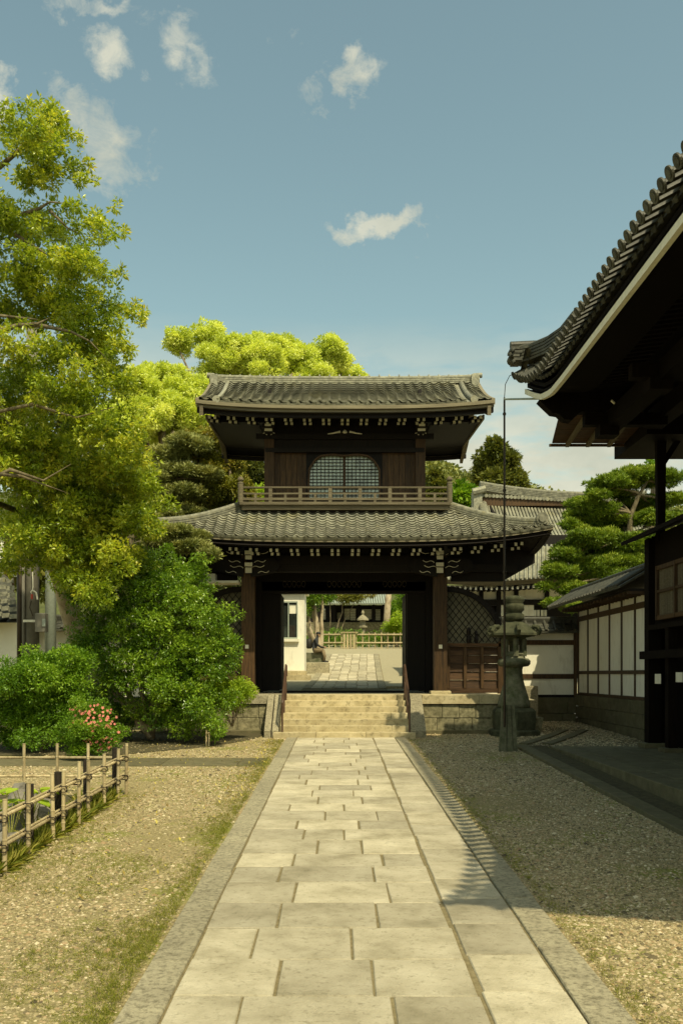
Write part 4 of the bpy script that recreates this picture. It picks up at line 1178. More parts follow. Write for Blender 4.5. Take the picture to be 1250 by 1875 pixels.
# corner ridge with ornament
cr = empty('corner_ridge', (3.6,17.6,7.9), parent=rf)
pts = [P(947,668,17.75), P(975,662,17.6), P(1005,650,17.2), P(1035,630,16.8), P(1060,600,16.3)]
loft(pts, stacked(.26,.30,5,.075), 'stacked_ridge', TILED, cr)
e = pts[0]
MB().tube([e+Vector((-.14,-.02,.36)), e+Vector((.35,0,.39))], .075, 12).build('ridge_cap_tube', TILED, cr)
for k in range(4): MB().bar(e+Vector((-.03-.05*(k%2),-.2,.05+.07*k)), e+Vector((-.03-.05*(k%2),.2,.05+.07*k)), .16, .05).build('ornament_layer', TILED, cr)
MB().tube([e+Vector((-.1,-.1,.1)),e+Vector((-.1,.1,.1))], .09, 12).build('ornament_scroll', TILED, cr)
for k, (dx, dz) in enumerate(((-.10,.24),(-.14,.16),(-.08,.03))): MB().tube([e+Vector((dx,-.18,dz)),e+Vector((dx-.05,-.22,dz-.03)),e+Vector((dx-.02,-.25,dz-.07))], .03, 6).build('ornament_curl', TILED, cr)

# ================================================================== LIGHTNING POLE
pb = Vector((X_(929,18.6),18.6,gz(18.6)))
lp = empty('thin_iron_pole', pb, 'tall thin dark iron pole tied to a wooden stake in front of the lantern', 'pole')
tx = X_(922,18.6)
MB().tube([(tx,18.55,.9),(tx,18.55,Z_(735,18.55)),(tx,18.55,Z_(728,18.55))], [.024,.020,.017], 8).build('pole', IRON, lp)
MB().tube([(tx,18.55,Z_(728,18.55)),(tx+.01,18.5,Z_(705,18.55)),(tx+.07,18.35,Z_(692,18.5)),(tx+.18,18.1,Z_(687,18.2))], .008, 6).build('wire', IRON, lp)
MB().tube([(tx,18.55,Z_(731,18.55)),P(990,730,17.3)], .02, 8).build('arm', GALV, lp)
for py in (760,900,1050): MB().tube([(tx,18.55,Z_(py,18.55)),(tx,18.55,Z_(py-4,18.55))], .034, 8).build('joint_ring', IRON, lp)
for (dx, w0, w1) in ((-.10,.075,.055),(.03,.075,.055),(.14,.05,.04)):
    a = MB(); z1 = Z_(1291,18.6); x = pb.x+dx; xt = pb.x+dx*.6
    a.hexa([(x-w0,18.52,pb.z-.05),(x+w0,18.52,pb.z-.05),(x+w0,18.68,pb.z-.05),(x-w0,18.68,pb.z-.05),(xt-w1,18.56,z1),(xt+w1,18.56,z1),(xt+w1,18.66,z1),(xt-w1,18.66,z1)])
    a.build('stake', LANT, lp)

# ================================================================== STONE LANTERN
LYY = 22.3; lc = Vector((X_(940,LYY), LYY, gz(LYY)))
lt = empty('stone_lantern', lc, 'tall grey green stone lantern with flared base right of the gate', 'lantern')
mp_ = LYY/F
def zz(py): return Z_(py,LYY)-lc.z
def ring(name, prof, n=6, ph=0.0, smooth=False): MB().lathe([(r*mp_, zz(p)) for r, p in prof], lc, n, ph).build(name, LANT if name in ('shaft','lamp_table','fire_box_bottom') else LANTD, lt, smooth)
ring('lower_base', [(50,1352),(50,1338),(46,1335)], 6, .5)
ring('upper_base', [(40,1335),(42,1322),(42,1302),(36,1296)], 6, .5)
ring('shaft', [(29,1296),(30,1290),(27,1278),(22,1262),(18,1248),(16,1236),(15.5,1226),(17,1221)], 20, 0, True)
ring('lamp_table', [(18,1221),(26,1220),(30,1216),(30,1210),(26,1206),(21,1205),(20,1202)], 20, 0, True)
# fire box with four openings
bxx = MB(); r = 19*mp_
for k in range(6):
    a0 = math.pi/3*k+.52; p = (lc.x+r*math.cos(a0), lc.y+r*math.sin(a0))
    MB().tube([(p[0],p[1],lc.z+zz(1202)),(p[0],p[1],lc.z+zz(1170))], .07, 6).build('fire_box_post', LANT, lt)
ring('fire_box_bottom', [(21,1202),(23,1198),(19,1193)], 6, .52); ring('fire_box_top', [(19,1174),(22,1170),(24,1167)], 6, .52)
ring('roof', [(30,1167),(46,1164),(46,1160),(34,1150),(24,1143),(17,1139),(14,1138)], 6, .52)
for k in range(6):
    a0 = math.pi/3*k+.52; c = Vector((math.cos(a0), math.sin(a0), 0)); b = lc+c*46*mp_
    MB().tube([b+Vector((0,0,zz(1163))), b+c*.05+Vector((0,0,zz(1156))), b-c*.02+Vector((0,0,zz(1149))), b-c*.12+Vector((0,0,zz(1148))), b-c*.15+Vector((0,0,zz(1154)))], [.04,.05,.06,.055,.04], 8).build('roof_curl', LANTD, lt)
ring('finial', [(14,1138),(19,1134),(19,1126),(15,1123),(15,1121),(19,1117),(19,1108),(16,1104),(20,1100),(19,1094),(8,1091)], 16, 0, True)
# dark stone bin beside it
bn = MB(); q = P(975,1352,22.6); bn.hexa([(q.x-.3,22.4,gz(22)),(q.x+.15,22.4,gz(22)),(q.x+.15,22.9,gz(22)),(q.x-.3,22.9,gz(22)),(q.x-.38,22.35,gz(22)+.42),(q.x+.2,22.35,gz(22)+.42),(q.x+.2,22.95,gz(22)+.42),(q.x-.38,22.95,gz(22)+.42)])
bo = bn.build('stone_trough', ROUGH); tag(bo, 'dark squat stone trough at the foot of the lantern', 'trough')

# ================================================================== WHITE WALLS AT RIGHT
wx = 6.92
WYF, WYN = 26.7, 20.6
rw = empty('side_wall', (wx,24,.5), 'white plaster wall with dark timber posts running from court corner to right hall', 'wall')
zs0, zt0 = 1.44, 3.95
n = 6
ysp = [WYF-(WYF-WYN)*k/n for k in range(n+1)]
for y0, y1 in zip(ysp, ysp[1:]):
    for (za_, zb2) in ((zs0,1.96),(2.05,3.46),(3.60,3.80)):
        bx('plaster_panel', PLAS, rw, wx, wx+.12, y1+.04, y0-.04, za_, zb2)
for y in ysp: bx('post', WOODB, rw, wx-.02, wx+.14, y-.05, y+.05, zs0-.08, 3.9)
for (a_, b_) in ((1.36,1.44),(1.96,2.05),(3.46,3.60)): bx('rail', WOODB, rw, wx-.025, wx+.14, WYN, WYF, a_, b_)
for (z0, z1, k) in ((.35,.72,3),(.73,1.05,5),(1.06,1.355,4)):
    y = WYN
    while y < WYF:
        y1 = min(y+random.uniform(.9,1.5), WYF); bx('base_stone', KERBD, rw, wx-.10+random.uniform(0,.015), wx+.3, y+.006, y1-.006, z0, z1, .012); y = y1
def tiled_cope(parent, a, b, sidev, zc, halfw=.62, rise=.36, pitch=.27, name='cope_tile'):
    """two-slope tiled coping from a to b (xy), sidev = unit vector to the visible side"""
    a = Vector((a[0],a[1],zc)); b = Vector((b[0],b[1],zc)); d = (b-a); L = d.length; d.normalize()
    for sgn in (1,-1):
        s = Vector((sidev[0],sidev[1],0))*sgn
        m_ = MB(); q = [a+Vector((0,0,rise)), b+Vector((0,0,rise)), b+s*halfw, a+s*halfw]
        m_.hexa([*q, *[p+Vector((0,0,.05)) for p in q]]); m_.build('cope_bed', TILED, parent)
        m_ = MB(); 
        k = int(L/pitch)
        me = MB()
        up = (-s*halfw+Vector((0,0,rise))).normalized()
        for r in range(4):
            for c in range(k):
                o = a+d*(c+.5)*pitch+s*halfw*(1-r/4)+Vector((0,0,rise*r/4+.05))
                xa = d if (d.cross(up)).z > 0 else -d
                if sgn == 1 and r < 3: place(CT, name, frame(o, xa, up), parent)
        # rolls
        for c in range(k+1):
            if sgn == 1: MB().tube([a+d*c*pitch+s*halfw*1.02+Vector((0,0,.07)), a+d*c*pitch+s*.05+Vector((0,0,rise+.07))], .045, 8).build('roll_tile', TILED, parent)
    pts = [a+d*L*i/8+Vector((0,0,rise)) for i in range(9)]
    loft(pts, stacked(.2,.14,3,.06), 'ridge', TILED, parent)
cmb = MB(); cmb.add([(-.13,0,.02),(.13,0,.02),(.13,.2,0),(-.13,.2,0),(-.13,0,-.01),(.13,0,-.01)], [(0,1,2,3),(4,5,1,0)])
CT = proto(cmb, 'cope_tile', TILED)
bx('eave_board', WOOD, rw, wx-.45, wx+.5, WYN, WYF, 3.801, 3.86)
tiled_cope(rw, (wx+.05,WYF+.9), (wx+.05,WYN), (-1,0), 3.87, .72, .42)
Y = WYN
while Y < WYF: bx('rafter', WOODB, rw, wx-.5, wx, Y, Y+.06, 3.74, 3.80); Y += .3
fw = empty('cross_wall', (5.5,26.9,.5), 'white plaster cross wall with low tiled coping behind the lantern', 'wall')
FX0, FX1 = X_(858,26.9), wx-.03
for (x0, x1) in ((FX0, FX0+1.3),(FX0+1.3, FX1)):
    for (za_, zb2) in ((Z_(1272,26.9),Z_(1243,26.9)),(Z_(1234,26.9),Z_(1181,26.9)),(Z_(1172,26.9),Z_(1160,26.9))): bx('plaster_panel', PLAS, fw, x0, x1, 26.9, 27.0, za_, zb2)
for (p0, p1) in ((1243,1234),(1181,1172)): bx('rail', WOODB, fw, FX0, FX1, 26.87, 27.02, Z_(p0,26.9), Z_(p1,26.9))
bx('corner_post', WOODB, fw, FX1-.07, FX1+.02, 26.84, 27.03, 1.3, 3.2)
bx('ground_sill', WOOD, fw, FX0, FX1, 26.86, 27.04, Z_(1277,26.9), Z_(1272,26.9)-.002)
for (z0, z1) in ((.4,.82),(.83,Z_(1277,26.9)-.002)):
    x = FX0
    while x < FX1: 
        x1 = min(x+random.uniform(.6,1.1), FX1); bx('base_stone', KERBD, fw, x+.006, x1-.006, 26.8, 27.2, z0, z1, .014); x = x1
tiled_cope(fw, (FX0,26.95), (FX1-.0,26.95), (0,-1), Z_(1160,26.9), .42, .30)
sb = P(970,1263,26.5); tag(bx('stone_block', KERB, None, sb.x-.18, sb.x+.2, 26.4, 26.75, .45, Z_(1256,26.5), .02), 'small squared stone standing at the foot of the white cross wall', 'stone block')
# left boundary wall hidden behind shrubs
lw = empty('left_boundary_wall', (-8,26.9,.5), 'white boundary wall with tiled coping half hidden behind the left shrubs', 'wall')
bx('plaster_panel', PLAS, lw, -13, -4.6, 26.9, 27.02, 1.2, 3.2); bx('base_stone', KERBD, lw, -13, -4.6, 26.82, 27.1, .3, 1.195)
tiled_cope(lw, (-13,26.95), (-4.6,26.95), (0,-1), 3.2, .45, .3)
bx('ground_sill', WOOD, lw, -13, -4.6, 26.87, 26.9, 1.2, 1.3)

# ================================================================== BACKGROUND HALLS (right)
bh = empty('background_hall', (12,40,2), 'large hall beyond the wall with long ridge and grey tiled roof', 'hall')
BYR = 44.0
def hp_(px, py, Y): return P(px, py, Y)
A = hp_(878,908,44); B = hp_(1180,925,44)
ridge_pts = [A.lerp(B, i/10)+Vector((0,0,.25*(2*i/10-1)**2)) for i in range(11)]
loft(ridge_pts, stacked(.5,.36,5,.12), 'main_ridge', TILE, bh)
k = 46
for i in range(k):
    p = A.lerp(B, (i+.5)/k); MB().tube([p+Vector((0,-.27,-.02)),p+Vector((0,-.2,-.02))], .09, 8).build('ridge_disc', TILE, bh)
bx('ridge_board', WOODB, bh, A.x+.1, B.x, 43.8, 44.2, A.z-.5, A.z-.12)
def bslope(u, v):
    top = A.lerp(B, u)+Vector((0,0,-.45)); y = 44-7.5*v; 
    c = top.z-3.4*(1-(1-v)**1.6)
    return (top.x+(-.1)*v, y, c)
a = MB(); a.sheet(bslope, 30, 10); a.build('roof_bed', TILEM, bh, True)
for i in range(50):
    u = (i+.5)/50; MB().tube([Vector(bslope(u, q/8))+Vector((0,0,.05)) for q in range(9)], .07, 6).build('roll_tile', TILEM, bh, True)
for dx in (0,.25,): 
    MB().tube([Vector(bslope(.005+dx*.06, q/8))+Vector((0,0,.14)) for q in range(9)], .16, 8).build('gable_ridge', TILE, bh, True)
a = MB(); e = A+Vector((-.1,0,0)); a.box(e.x-.25,e.x+.15,43.6,44.4,e.z-1.3,e.z+.2); a.tube([e+Vector((-.3,-.4,.1)),e+Vector((.3,-.4,.25))], .17, 8); a.tube([e+Vector((-.25,-.5,-.9)),e+Vector((-.25,-.2,-.9))], .3, 10); a.build('ridge_end_ornament', TILE, bh)
a = MB(); a.prism([(36.5,A.z-4),(44,A.z-.4),(51,A.z-4)], A.x+.4, A.x+.5, 'x'); a.build('gable_wall', WOOD, bh)
a = MB(); a.sheet(lambda u, v: (A.x+(B.x-A.x)*u, 44+7.5*v, A.z-.45-3.4*(1-(1-v)**1.6)), 6, 8); a.build('rear_roof_slope', TILEM, bh)
bx('wall', WOOD, bh, A.x+1, B.x, 39, 49, 1, A.z-2.6)
# lower porch of that hall: curved eave, white walls
ph = empty('background_porch', (8,34,1.7), 'porch building behind the wall with sweeping eave, white panels and rafter ends', 'hall')
Yp = 33.0
a = MB()
def pslope(u, v):
    px = 790+ (1060-790)*u; top = 965+ 60*(1-u)**3*0
    pe = 1066-22*abs(2*u-1)**2*0
    zt_ = Z_(1000, 36.5); ze = Z_(1058+6*math.sin(math.pi*min(1,u*1.3)), Yp)
    return (X_(px,Yp+3.5*v)+.0, Yp+3.5*v, ze*(1-v)+zt_*v-.35*math.sin(math.pi*v))
a.sheet(pslope, 30, 8); a.build('roof_bed', TILEM, ph, True)
for i in range(34):
    MB().tube([Vector(pslope((i+.5)/34, q/6))+Vector((0,0,.04)) for q in range(7)], .05, 6).build('roll_tile', TILEM, ph, True)
a = MB(); a.sheet(lambda u, v: (Vector(pslope(u,0))+Vector((0,.1*v,-.16*v))), 20, 1); a.build('eave_board', WOODG, ph)
for i in range(28):
    p = Vector(pslope((i+.5)/28, 0)); bx('rafter', WOOD, ph, p.x-.04, p.x+.04, Yp+.2, Yp+1, p.z-.30, p.z-.2); bx('white_rafter_tip', WHITE, ph, p.x-.035, p.x+.035, Yp+.18, Yp+.199, p.z-.30, p.z-.2)
zg = 1.4
bx('wall_panel', PLAS, ph, X_(800,34), X_(1064,34), 34, 34.15, Z_(1098,34), Z_(1072,34))
bx('head_beam', WOOD, ph, X_(876,34), X_(1066,34), 33.9, 34.2, Z_(1108,34), Z_(1098,34)+.0)
bx('wall_panel', WOOD, ph, X_(800,34), X_(1064,34), 34.3, 34.4, zg, Z_(1108,34))
for px in (880,912,944,1000,1060): bx('post', WOOD, ph, X_(px-4,34), X_(px+4,34), 33.92, 33.99, zg, Z_(1070,34))
for (p0, p1) in ((915,925),(952,976)): bx('paper_screen', PLAS, ph, X_(p0,34), X_(p1,34), 33.95, 34.28, Z_(1128,34), Z_(1094,34))
lf = empty('lattice_fence', (7,31,1.5), 'dark lattice fence behind the wall coping beside white tablets', 'fence')
for i in range(30):
    x = X_(950,31)+i*.055; bx('slat', WOODG, lf, x, x+.018, 31, 31.02, 1.5, Z_(1129,31))
for py in (1129,1133,1137): bx('rail', WOODG, lf, X_(950,31), X_(1000,31), 30.97, 30.999, Z_(py,31), Z_(py,31)+.02)
for px in (979,985,992,998): bx('white_tablet', WHITE, lf, X_(px-2.2,32), X_(px+2.2,32), 32, 32.05, 1.5, Z_(1117,32))

# ================================================================== BEYOND THE GATE
bp = empty('upper_court_path', (.6,38,2.1), kind='structure')
def uzl(y): return uz(y)
def edge(y):
    t = (y-27.2)/(46.5-27.2); return (-.88+.60*t, 1.22+.60*t)
g = MB(); g.sheet(lambda u, v: (edge(27.2+19.3*v)[0]-.25+(edge(27.2+19.3*v)[1]-edge(27.2+19.3*v)[0]+.5)*u, 27.2+19.3*v, uz(27.2+19.3*v)+.006), 1, 20); g.build('path_bed', MORT, bp)
y = 28.65
while y < 46.4:
    y1 = min(y+random.uniform(.45,.6), 46.5); l, r = edge(y)
    cuts = sorted([l, r]+[l+(r-l)*(q+random.uniform(-.1,.1))/6 for q in (1,2,3,4,5)])
    for a_, b_ in zip(cuts, cuts[1:]): slab(a_, b_, y, y1, SLAB, 'paving_slab', .03, .012, bp, uz)
    slab(r, r+.24, y, y1, KERB, 'border_stone', .035, .008, bp, uz); slab(l-.24, l, y, y1, KERB, 'border_stone', .035, .008, bp, uz)
    y = y1
tag(bx('flat_white_stone', STEP, None, X_(706,28.9), X_(748,28.9), 28.75, 29.2, 1.3, uz(29)+.07, .02), 'flat pale stone lying beside the path just beyond the gate', 'stone')
# ticket booth
tb = empty('ticket_booth', (-1.9,34.2,1.8), 'small white ticket booth with sliding window seen through the gate', 'booth')
BYt = 34.2; zb0 = Z_(1228, 34.2)
x1 = X_(557,BYt); x0 = x1-2.2; xw0 = X_(515,BYt); xw1 = X_(545,BYt)
zw0, zw1 = Z_(1170,BYt), Z_(1101,BYt); zt_ = Z_(1082,BYt)
bx('wall', PLAS, tb, x0, xw0-.0, BYt, BYt+.12, zb0, zt_)
bx('wall', PLAS, tb, xw0, xw1, BYt, BYt+.12, zb0, zw0); bx('wall', PLAS, tb, xw0, xw1, BYt, BYt+.12, zw1, zt_)
bx('wall', PLAS, tb, xw1, x1, BYt, BYt+.12, zb0, zt_)
bx('side_wall', PLAS, tb, x1-.10, x1, BYt+.121, BYt+2.2, zb0, zt_)
bx('roof', WHITE, tb, x0-.1, x1+.1, BYt-.2, BYt+2.4, zt_+.001, zt_+.12)
w = empty('window', (xw0,BYt,zw0), parent=tb)
bx('pane', DGLASS, w, xw0, xw1, BYt+.06, BYt+.075, zw0, zw1)
for (a_, b_) in ((xw0,xw0+.04),((xw0+xw1)/2-.06,(xw0+xw1)/2-.02),(xw1-.04,xw1)): bx('frame_stile', GALV, w, a_, b_, BYt-.01, BYt+.055, zw0, zw1)
for (a_, b_) in ((zw0,zw0+.06),(zw1-.05,zw1)): bx('frame_rail', GALV, w, xw0+.041, xw1-.041, BYt-.008, BYt+.053, a_, b_)
bx('inner_blind', WHITE, w, (xw0+xw1)/2+.0, xw1-.05, BYt+.056, BYt+.0595, zw1-.45, zw1-.12)
bx('sill', WHITE, tb, xw0-.05, xw1+.05, BYt-.12, BYt-.011, zw0-.10, zw0-.0)
for k in range(5): bx('grille_bar', METAL, w, xw0+.32+k*.04, xw0+.33+k*.04, BYt+.03, BYt+.045, zw0+.06, zw0+.5)
bx('notice', WHITE, w, xw0-.03, xw0+.10, BYt-.025, BYt-.012, Z_(1132,BYt), Z_(1114,BYt))
for i, (a_, b_, z) in enumerate(((x0,x1+.25,.06),(x0,x1+.1,.2))): bx('step_stone', STEP, tb, a_, b_, BYt-.9+i*.4, BYt-.005, 1.4, zb0-.16+.15*i, .015)
# stone benches
for i, (px, Y, w_, lab) in enumerate(((580,36.5,1.0,'pale stone bench block nearest the booth'),(574,41.9,1.0,'low stone bench the seated person uses'))):
    z = uz(Y); x = X_(px,Y); tag(bx('stone_bench', LANT if i else KERB, None, x-w_/2, x+w_/2, Y-.2, Y+.25, z-.1, z+.42 if not i else z+.44, .03), lab, 'bench')
# person seated, profile, facing right
def skin_fig(name, pts, edges, rad, m, parent, lv=1):
    me = bpy.data.meshes.new(name); me.from_pydata([tuple(p) for p in pts], edges, []); o = bpy.data.objects.new(name, me); COL.objects.link(o)
    o.parent = parent; o.location = -wl(parent)
    md = o.modifiers.new('skin', 'SKIN'); 
    for i, r in enumerate(rad): me.skin_vertices[0].data[i].radius = (r, r) if not isinstance(r, tuple) else r
    me.skin_vertices[0].data[0].use_root = True
    sd = o.modifiers.new('sub', 'SUBSURF'); sd.levels = lv; sd.render_levels = lv
    me.materials.append(m); return o
def skin_ok(me):
    pass
PYY = 41.7; pz = uz(PYY); bxp = X_(574,PYY)
person = empty('person', (bxp,PYY,pz), 'person sitting on a stone bench in dark jacket and khaki trousers, dark backpack on', 'person')
CLOTHD = mat('dark_jacket', [(.02,.022,.025),(.04,.042,.045)], 8, .9, .2)
KHAKI = mat('khaki_trousers', [(.16,.12,.07),(.22,.17,.10)], 8, .9, .2)
SKIN = mat('skin', [(.35,.22,.13),(.42,.27,.17)], 8, .6, 0)
SHOE = mat('dark_shoe', [(.02,.018,.015),(.03,.027,.022)], 8, .6, 0)
B0 = Vector((bxp,PYY,pz))
def q(x, y, z): return B0+Vector((x,y,z))
def skinned(name, pts, edges, rad, m):
    me = bpy.data.meshes.new(name); me.from_pydata([tuple(Vector(p)-wl(person)) for p in pts], edges, [])
    o = bpy.data.objects.new(name, me); COL.objects.link(o); o.parent = person
    md = o.modifiers.new('skin', 'SKIN')
    if not me.skin_vertices: 
        bpy.context.view_layer.objects.active = o
        me.attributes.new('dummy','FLOAT','POINT')
    sv = me.skin_vertices[0].data
    for i, r in enumerate(rad): sv[i].radius = (r, r)
    sv[0].use_root = True
    sd = o.modifiers.new('sub', 'SUBSURF'); sd.levels = 1; sd.render_levels = 2
    me.materials.append(m); return o
body_pts = [q(0,0,.56), q(.04,0,.75), q(.10,0,.95), q(.13,0,1.06), q(.17,0,1.14), q(.20,0,1.25), q(.205,0,1.31),
            q(.02,-.1,.55), q(.42,-.11,.58), q(.50,-.10,.30), q(.47,-.1,.10), q(.58,-.1,.06),
            q(.02,.1,.55), q(.40,.10,.52), q(.40,.1,.30), q(.36,.1,.08), q(.48,.1,.05),
            q(.11,-.17,1.02), q(.18,-.22,.80), q(.38,-.13,.70), q(.46,-.09,.70),
            q(.11,.17,1.02), q(.18,.22,.80), q(.38,.13,.68), q(.46,.08,.68)]
body_e = [(0,1),(1,2),(2,3),(3,4),(4,5),(5,6),(0,7),(7,8),(8,9),(9,10),(10,11),(0,12),(12,13),(13,14),(14,15),(15,16),(3,17),(17,18),(18,19),(19,20),(3,21),(21,22),(22,23),(23,24)]
body_r = [.14,.13,.15,.12,.05,.085,.08, .09,.065,.055,.04,.04, .09,.065,.055,.04,.04, .06,.05,.035,.03, .06,.05,.035,.03]
try:
    skinned('body', body_pts, body_e, body_r, CLOTHD)
except Exception as ex:
    print('skin failed', ex)
    a = MB()
    for (i, j) in body_e: a.tube([body_pts[i], body_pts[j]], [body_r[i], body_r[j]], 8)
    a.build('body', CLOTHD, person, True)
a = MB(); 
a.tube([body_pts[7]+Vector((0,0,.005)), body_pts[8]], [.112,.085], 10); a.tube([body_pts[8], body_pts[9], body_pts[10]], [.085,.07,.058], 10)
a.tube([body_pts[12]+Vector((0,0,.005)), body_pts[13]], [.112,.085], 10); a.tube([body_pts[13], body_pts[14], body_pts[15]], [.085,.07,.058], 10); a.build('trousers', KHAKI, person, True)
a = MB(); a.tube([q(.44,-.1,.08),q(.52,-.1,.05),q(.66,-.1,.05)], [.055,.055,.03], 8); a.tube([q(.33,.1,.06),q(.42,.1,.04),q(.55,.1,.04)], [.055,.055,.03], 8); a.build('shoes', SHOE, person, True)
hd = MB().lathe([(.02,-.12),(.055,-.10),(.078,-.04),(.086,.02),(.08,.07),(.05,.11),(.01,.125)], (0,0,0), 14); hd.v = [(x*1.12, y*.9, z) for x, y, z in hd.v]
hd.tube([(.085,0,.0),(.118,0,-.02),(.09,0,-.035)], [.008,.014,.01], 6)
for s in (-1,1): hd.tube([(.0,s*.075,.01),(.0,s*.09,-.01)], [.02,.015], 6)
hd.v = [tuple(Vector(v)+q(.215,0,1.27)) for v in hd.v]; hd.build('head', SKIN, person, True)
ca = MB().lathe([(.094,.02),(.095,.07),(.06,.12),(.01,.135)], (0,0,0), 14); ca.v = [(x*1.14, y*.95, z) for x, y, z in ca.v]; ca.box(.06,.18,-.06,.06,.02,.03); ca.v = [tuple(Vector(v)+q(.215,0,1.27)) for v in ca.v]; ca.build('cap', SHOE, person, True)
for s in (-1,1):
    h = empty('hand', body_pts[20 if s < 0 else 24], parent=person); c = body_pts[20 if s < 0 else 24]
    MB().tube([c, c+Vector((.07,0,-.005))], [.03,.035], 8).build('palm', SKIN, h, True)
    for k in range(4): MB().tube([c+Vector((.06,-.027+.018*k,0)), c+Vector((.10+.006*(k in (1,2)),-.027+.018*k,-.005)), c+Vector((.125,-.024+.016*k,-.025))], .008, 5).build('finger', SKIN, h)
    MB().tube([c+Vector((.02,-s*.03,.0)), c+Vector((.06,-s*.05,.01)), c+Vector((.085,-s*.045,0))], .009, 5).build('thumb', SKIN, h)
bpk = MB().lathe([(.10,0),(.17,.06),(.18,.25),(.15,.40),(.06,.46)], (0,0,0), 12); bpk.v = [tuple(Vector((v[0]*.8, v[1]*.95, v[2]))+q(-.20,0,.64)) for v in bpk.v]
o = bpk.build('backpack', SHOE, None, True); tag(o, 'dark rounded backpack on the back of the seated person', 'backpack')
# far fence with pickets and little gate
ff = empty('bamboo_fence_beyond_gate', (1.0,50,3.3), 'pale low bamboo fence across the upper court seen through the gate', 'fence')
FY = 50.0; fz = uz(FY)
for (a_, b_) in ((556,628),(652,760)):
    px = a_
    while px < b_:
        x = X_(px,FY); MB().tube([(x,FY,fz-.05),(x,FY,Z_(1158,FY))], .035, 6).build('post', BAMB, ff); px += 11.5
    for py in (1162,1177): MB().tube([(X_(a_,FY),FY-.05,Z_(py,FY)),(X_(b_,FY),FY-.05,Z_(py,FY))], .045, 6).build('rail', BAMB, ff)
for px in (630,636,642,648): bx('gate_board', BAMB, ff, X_(px-2,FY), X_(px+2,FY), FY-.1, FY-.06, fz, Z_(1157,FY))
bx('gate_bar', BAMB, ff, X_(624,FY), X_(655,FY), FY-.15, FY-.101, Z_(1159,FY), Z_(1157,FY))
hg = empty('low_hedge', (2,52,3.4), 'low clipped green hedge behind the pale fence beyond the gate', 'hedge')
bl = [(X_(px,52),52,fz+.5,.7,.5,.55) for px in range(560,770,14)]
crown('foliage', bl, 9000, .12, L_BUSH, hg, 5, .08, .6, sub=.45, nsub=8)
# building at the back with lattice openings
bk2 = empty('distant_lattice_building', (1,60,4), 'long low dark building with pierced white lattice openings far behind the gate', 'building')
DY = 58.0
bx('wall', WOOD, bk2, X_(560,DY), X_(770,DY), DY, DY+.3, 3.4, Z_(1108,DY))
bx('base_wall', ROUGH, bk2, X_(560,DY), X_(770,DY), DY-.4, DY-.05, 3.4, Z_(1140,DY))
for (p0, p1, q0, q1) in ((617,627,1122,1134),(630,640,1115,1135),(641,651,1115,1136),(662,680,1116,1134),(686,696,1116,1136),(590,596,1115,1135)):
    w = empty('lattice_opening', (X_(p0,DY),DY,5), parent=bk2)
    bx('backing', PLAS, w, X_(p0,DY), X_(p1,DY), DY-.04, DY-.01, Z_(q1,DY), Z_(q0,DY))
    for k in range(7):
        z = Z_(q1,DY)+(Z_(q0,DY)-Z_(q1,DY))*k/7
        pts = [(X_(p0,DY)+(X_(p1,DY)-X_(p0,DY))*j/8, DY-.06, z+(.05 if j%2 else 0)) for j in range(9)]
        MB().tube(pts, .014, 4).build('wave_bar', WOODG, w)
a = MB(); a.sheet(lambda u, v: (X_(600+110*u,DY), DY-1.6+4*v, Z_(1107,DY-1.6)+1.4*v), 10, 4); a.build('roof_bed', TILEM, bk2)
for i in range(26): 
    x = X_(600,DY)+(X_(710,DY)-X_(600,DY))*i/25; MB().tube([(x,DY-1.6,Z_(1107,DY-1.6)+.04),(x,DY+2.4,Z_(1107,DY-1.6)+1.44)], .06, 6).build('roll_tile', GALV, bk2)
for px in (612,626,657,684,702): bx('post', WOOD, bk2, X_(px,DY)-.1, X_(px,DY)+.1, DY-.3, DY-.1, 3.4, Z_(1106,DY))
c = Vector((X_(664,54),54,fz+.1))
sl = empty('small_stone_lantern', c, 'small pale stone lantern with wide roof far beyond the gate fence', 'lantern')
def r2(nm, prof): MB().lathe([(r*54/F, Z_(p,54)-c.z) for r, p in prof], c, 8).build(nm, KERB, sl)
r2('shaft', [(7,1200),(4,1170),(4,1150),(8,1149),(8,1146)]); r2('fire_box', [(5,1146),(5,1136)]); r2('roof', [(11,1136),(10,1133),(5,1128),(2,1126)]); r2('finial', [(2,1126),(3,1122),(1,1117)])

# ================================================================== TREES
def tree(name, base, label, cat='tree', group=None): return empty(name, base, label, cat, group)
def px_blob(px, py, Y, rx, ry, rd=None):
    p = P(px, py, Y); m_ = Y/F; return (p.x, p.y, p.z, rx*m_, (rd if rd else rx)*m_, ry*m_)
